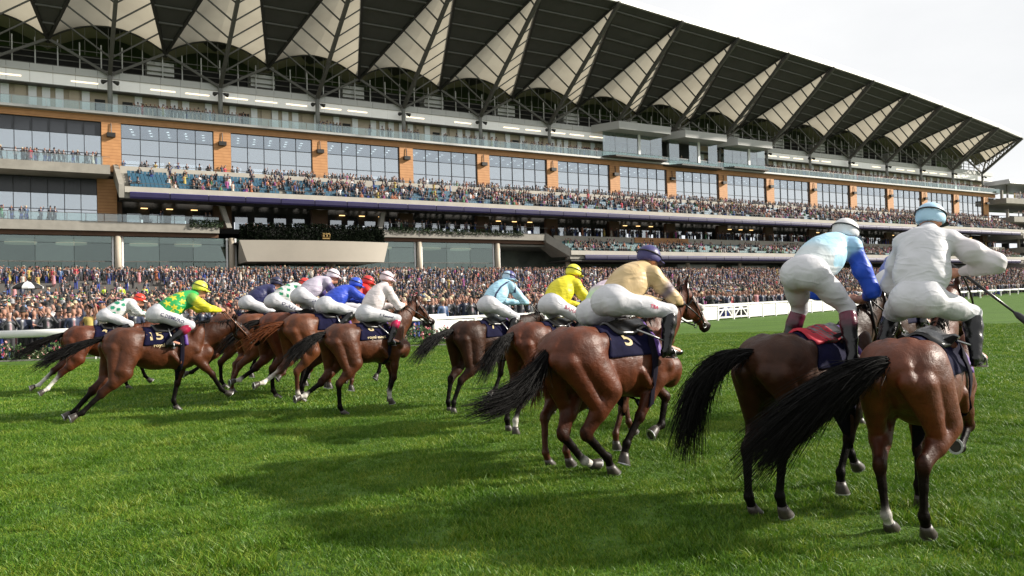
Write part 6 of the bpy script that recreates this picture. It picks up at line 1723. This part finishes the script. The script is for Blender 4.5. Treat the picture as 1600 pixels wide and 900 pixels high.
for k in RUN:
    G = k['gait']; JJ = {}; sn, cs = math.sin(R(k['az'])), math.cos(R(k['az'])); f = Vector((sn, cs, 0))
    for s_, hp, fpz, n_ in ((1, G['hl'], G['fl'], 'l'), (-1, G['hr'], G['fr'], 'r')):
        JJ['h' + n_] = hind_joints(s_, hp)[-1]; JJ['f' + n_] = fore_joints(s_, fpz)[-1]
    dz_ = -min(q.z for q in JJ.values()) + 0.085
    sc = k['scale']; Y = k['Y']
    if 'hoof' in k:
        leg, hx_, hy_ = k['hoof']; q = JJ[leg]
        for it in range(12):
            hz_ = max(0.0, q.z - 0.085 + dz_) * sc
            Yh = at_ground(hx_, hy_, hz_).y
            Y = Yh + ((-0.53 - q.x) * cs + q.y * (sn if False else -sn) * 0.0) * sc - (-q.y * sn) * 0
            Y = Yh - ((q.x + 0.53) * cs + q.y * sn) * sc
            P = at_depth(*k['croup'], Y); sc = sc * 0.5 + 0.5 * P.z / (1.59 + dz_)
            sc = min(max(sc, 0.88), 1.08)
    k['scale'] = sc; P = at_depth(*k['croup'], Y); loc = P + f * (0.53 * sc)
    print('solved', k['croup'], 'Y', round(Y, 2), 'scale', round(sc, 3), 'croup z', round(P.z, 2), 'model', round((1.555 + dz_) * sc, 2))
    k['loc'] = (loc.x, loc.y, 0.0); k['rz'] = math.pi / 2 - R(k['az'])
    J = k['j']; ps = J['pose']
    k['hands'] = {1: (0.86, 0.06, 1.6), -1: (0.86, -0.06, 1.6)}
    # the reins end in the hands: hand heights are given before the body settles on its hooves
    k['hands'] = {1: tuple(Vector(ps['hand_l']) + Vector((0.06, 0, dz_))), -1: tuple(Vector(ps['hand_r']) + Vector((0.06, 0, dz_)))}
    build_horse(k)
    J['h'] = (0.011 if Y < 9 else 0.014) if Y < 14 else 0.017
    J['seed'] = len(k['label'])
    build_jockey(J, k)
# whip in the nearest jockey's hand, another carried by the jockey on 15
def whip(k, hand, d, ln, label, pale=False):
    M = Matrix.Translation(Vector(k['loc'])) @ Matrix.Rotation(k['rz'], 4, 'Z') @ Matrix.Scale(k['scale'], 4)
    a = M @ (Vector(k['j']['pose'][hand]) + Vector((0.05, 0, k['dz']))); dd = (M.to_3x3() @ Vector(d)).normalized()
    root = empty('riding_whip', a); tag(root, label, 'whip')
    mb = MB(); mb.tube([dd * -0.10, dd * 0.12, dd * ln * 0.72], [0.012, 0.012, 0.008], 8); mb.build('shaft', mat('whip_pale', (0.6, 0.55, 0.48), 0.5) if pale else mat('black_leather', (0, 0, 0)), root)
    mb = MB(); mb.tube([dd * ln * 0.70, dd * ln * 0.76, dd * ln * 0.97, dd * ln], [0.010, 0.024, 0.028, 0.020], 8); mb.build('padded_end', mat('whip_pad', (0.010, 0.010, 0.012), 0.55), root)
whip(RUN[-1], 'hand_r', (-0.25, -0.72, -0.62), 0.66, 'long black riding whip held out by the nearest jockey')
whip(RUN[12], 'hand_r', (0.1, -0.1, -0.85), 0.66, 'thin dark whip carried low by the jockey with blue sleeves')
# ------------------------------------------------------------------ grass blades on the near turf
def grass_mat():
    m, n, b = nodes_of('grass_blade'); L = n.links
    gm = n.nodes.new('ShaderNodeNewGeometry'); tc = n.nodes.new('ShaderNodeTexCoord')
    nz = n.nodes.new('ShaderNodeTexNoise'); nz.inputs['Scale'].default_value = 1.3; nz.inputs['Detail'].default_value = 5
    L.new(gm.outputs['Position'], nz.inputs['Vector'])
    ad = n.nodes.new('ShaderNodeMath'); ad.operation = 'MULTIPLY_ADD'; ad.inputs[1].default_value = 0.45; L.new(gm.outputs['Random Per Island'], ad.inputs[0])
    m2 = n.nodes.new('ShaderNodeMath'); m2.operation = 'MULTIPLY'; m2.inputs[1].default_value = 0.62; L.new(nz.outputs['Fac'], m2.inputs[0]); L.new(m2.outputs[0], ad.inputs[2])
    r = n.nodes.new('ShaderNodeValToRGB'); e = r.color_ramp.elements
    e[0].position = 0.18; e[0].color = (0.018, 0.060, 0.003, 1); e[1].position = 0.95; e[1].color = (0.33, 0.36, 0.055, 1)
    x = e.new(0.55); x.color = (0.078, 0.182, 0.006, 1)
    L.new(ad.outputs[0], r.inputs[0])
    b.inputs['Roughness'].default_value = 0.5; b.inputs['Specular IOR Level'].default_value = 0.35
    tr = n.nodes.new('ShaderNodeBsdfTranslucent'); L.new(r.outputs[0], tr.inputs[0]); L.new(r.outputs[0], b.inputs['Base Color'])
    mx = n.nodes.new('ShaderNodeMixShader'); mx.inputs[0].default_value = 0.25; L.new(b.outputs[0], mx.inputs[1]); L.new(tr.outputs[0], mx.inputs[2])
    L.new(mx.outputs[0], n.nodes['Material Output'].inputs['Surface'])
    return m
gmat = grass_mat()
def patch(nb, size, hgt, w, seed, lean):
    r = np.random.default_rng(seed); V = []; Q = []
    cl = r.uniform(-size, size, (14, 2)); ch = r.uniform(0.65, 1.35, 14)
    p = r.uniform(-size, size, (nb, 2)); a = r.uniform(0, 2 * np.pi, nb)
    d = np.argmin(((p[:, None] - cl[None]) ** 2).sum(2), 1)
    hh = hgt * ch[d] * r.uniform(0.6, 1.25, nb)
    ln = r.uniform(0.15, 0.8, nb) * lean; an2 = a + r.normal(0, 0.5, nb) * 0 + r.uniform(0, 6.28, nb) * 0.25 + np.where(r.random(nb) < 0.5, 0.6, 0)
    ww = w * r.uniform(0.7, 1.3, nb)
    px, py = np.cos(a), np.sin(a)
    lx, ly = np.cos(an2 + 1.57), np.sin(an2 + 1.57)
    rows = []
    for t, wd in ((0, 1.0), (0.5, 0.8), (1.0, 0.12)):
        cx = p[:, 0] + lx * hh * ln * t * t; cy = p[:, 1] + ly * hh * ln * t * t; cz = hh * t * (1 - 0.25 * ln * t) - 0.004
        rows += [np.stack([cx - px * ww * wd, cy - py * ww * wd, cz], 1), np.stack([cx + px * ww * wd, cy + py * ww * wd, cz], 1)]
    V = np.stack(rows, 1).reshape(-1, 3); b = np.arange(nb)[:, None] * 6
    Q = np.concatenate([b + np.array([[0, 1, 3, 2]]), b + np.array([[2, 3, 5, 4]])])
    return np_mesh('grass_patch', V, Q, gmat)
PM = [patch(1700, 0.34, (0.024, 0.033, 0.038, 0.043, 0.033)[i], 0.0026, 10 + i, 1.3) for i in range(5)] + [patch(1500, 0.22, 0.056, 0.0028, 20, 1.2)]
PF = [patch(1500, 0.75, 0.045, 0.0055, 40 + i, 1.3) for i in range(4)]
pts, rots, idx, scl = [], [], [], []
def lay(y0, y1, step, nm, base):
    y = y0
    while y < y1:
        x = -0.70 * y - 1.2
        while x < 0.70 * y + 1.2:
            pts.append((x + rp.uniform(-.4, .4) * step, y + rp.uniform(-.4, .4) * step, 0.0)); rots.append((0, 0, rp.uniform(0, 6.28))); idx.append(base + rp.randrange(nm)); scl.append(rp.choice((0.7, 0.85, 1.0, 1.0, 1.15, 1.35)) * rp.uniform(0.92, 1.08))
            x += step
        y += step
lay(3.6, 12.5, 0.40, 6, 0)
lay(12.5, 34, 0.95, 4, 6)
SIm = SM.inverted()
keep = [i for i, p in enumerate(pts) if -(SIm @ Vector(p)).y > rail_v((SIm @ Vector(p)).x) + 0.2]
gn_scatter('grass', [pts[i] for i in keep], [rots[i] for i in keep], [idx[i] for i in keep], PM + PF, [scl[i] for i in keep], 'short green turf of the racecourse')
print('grass patches', len(keep))
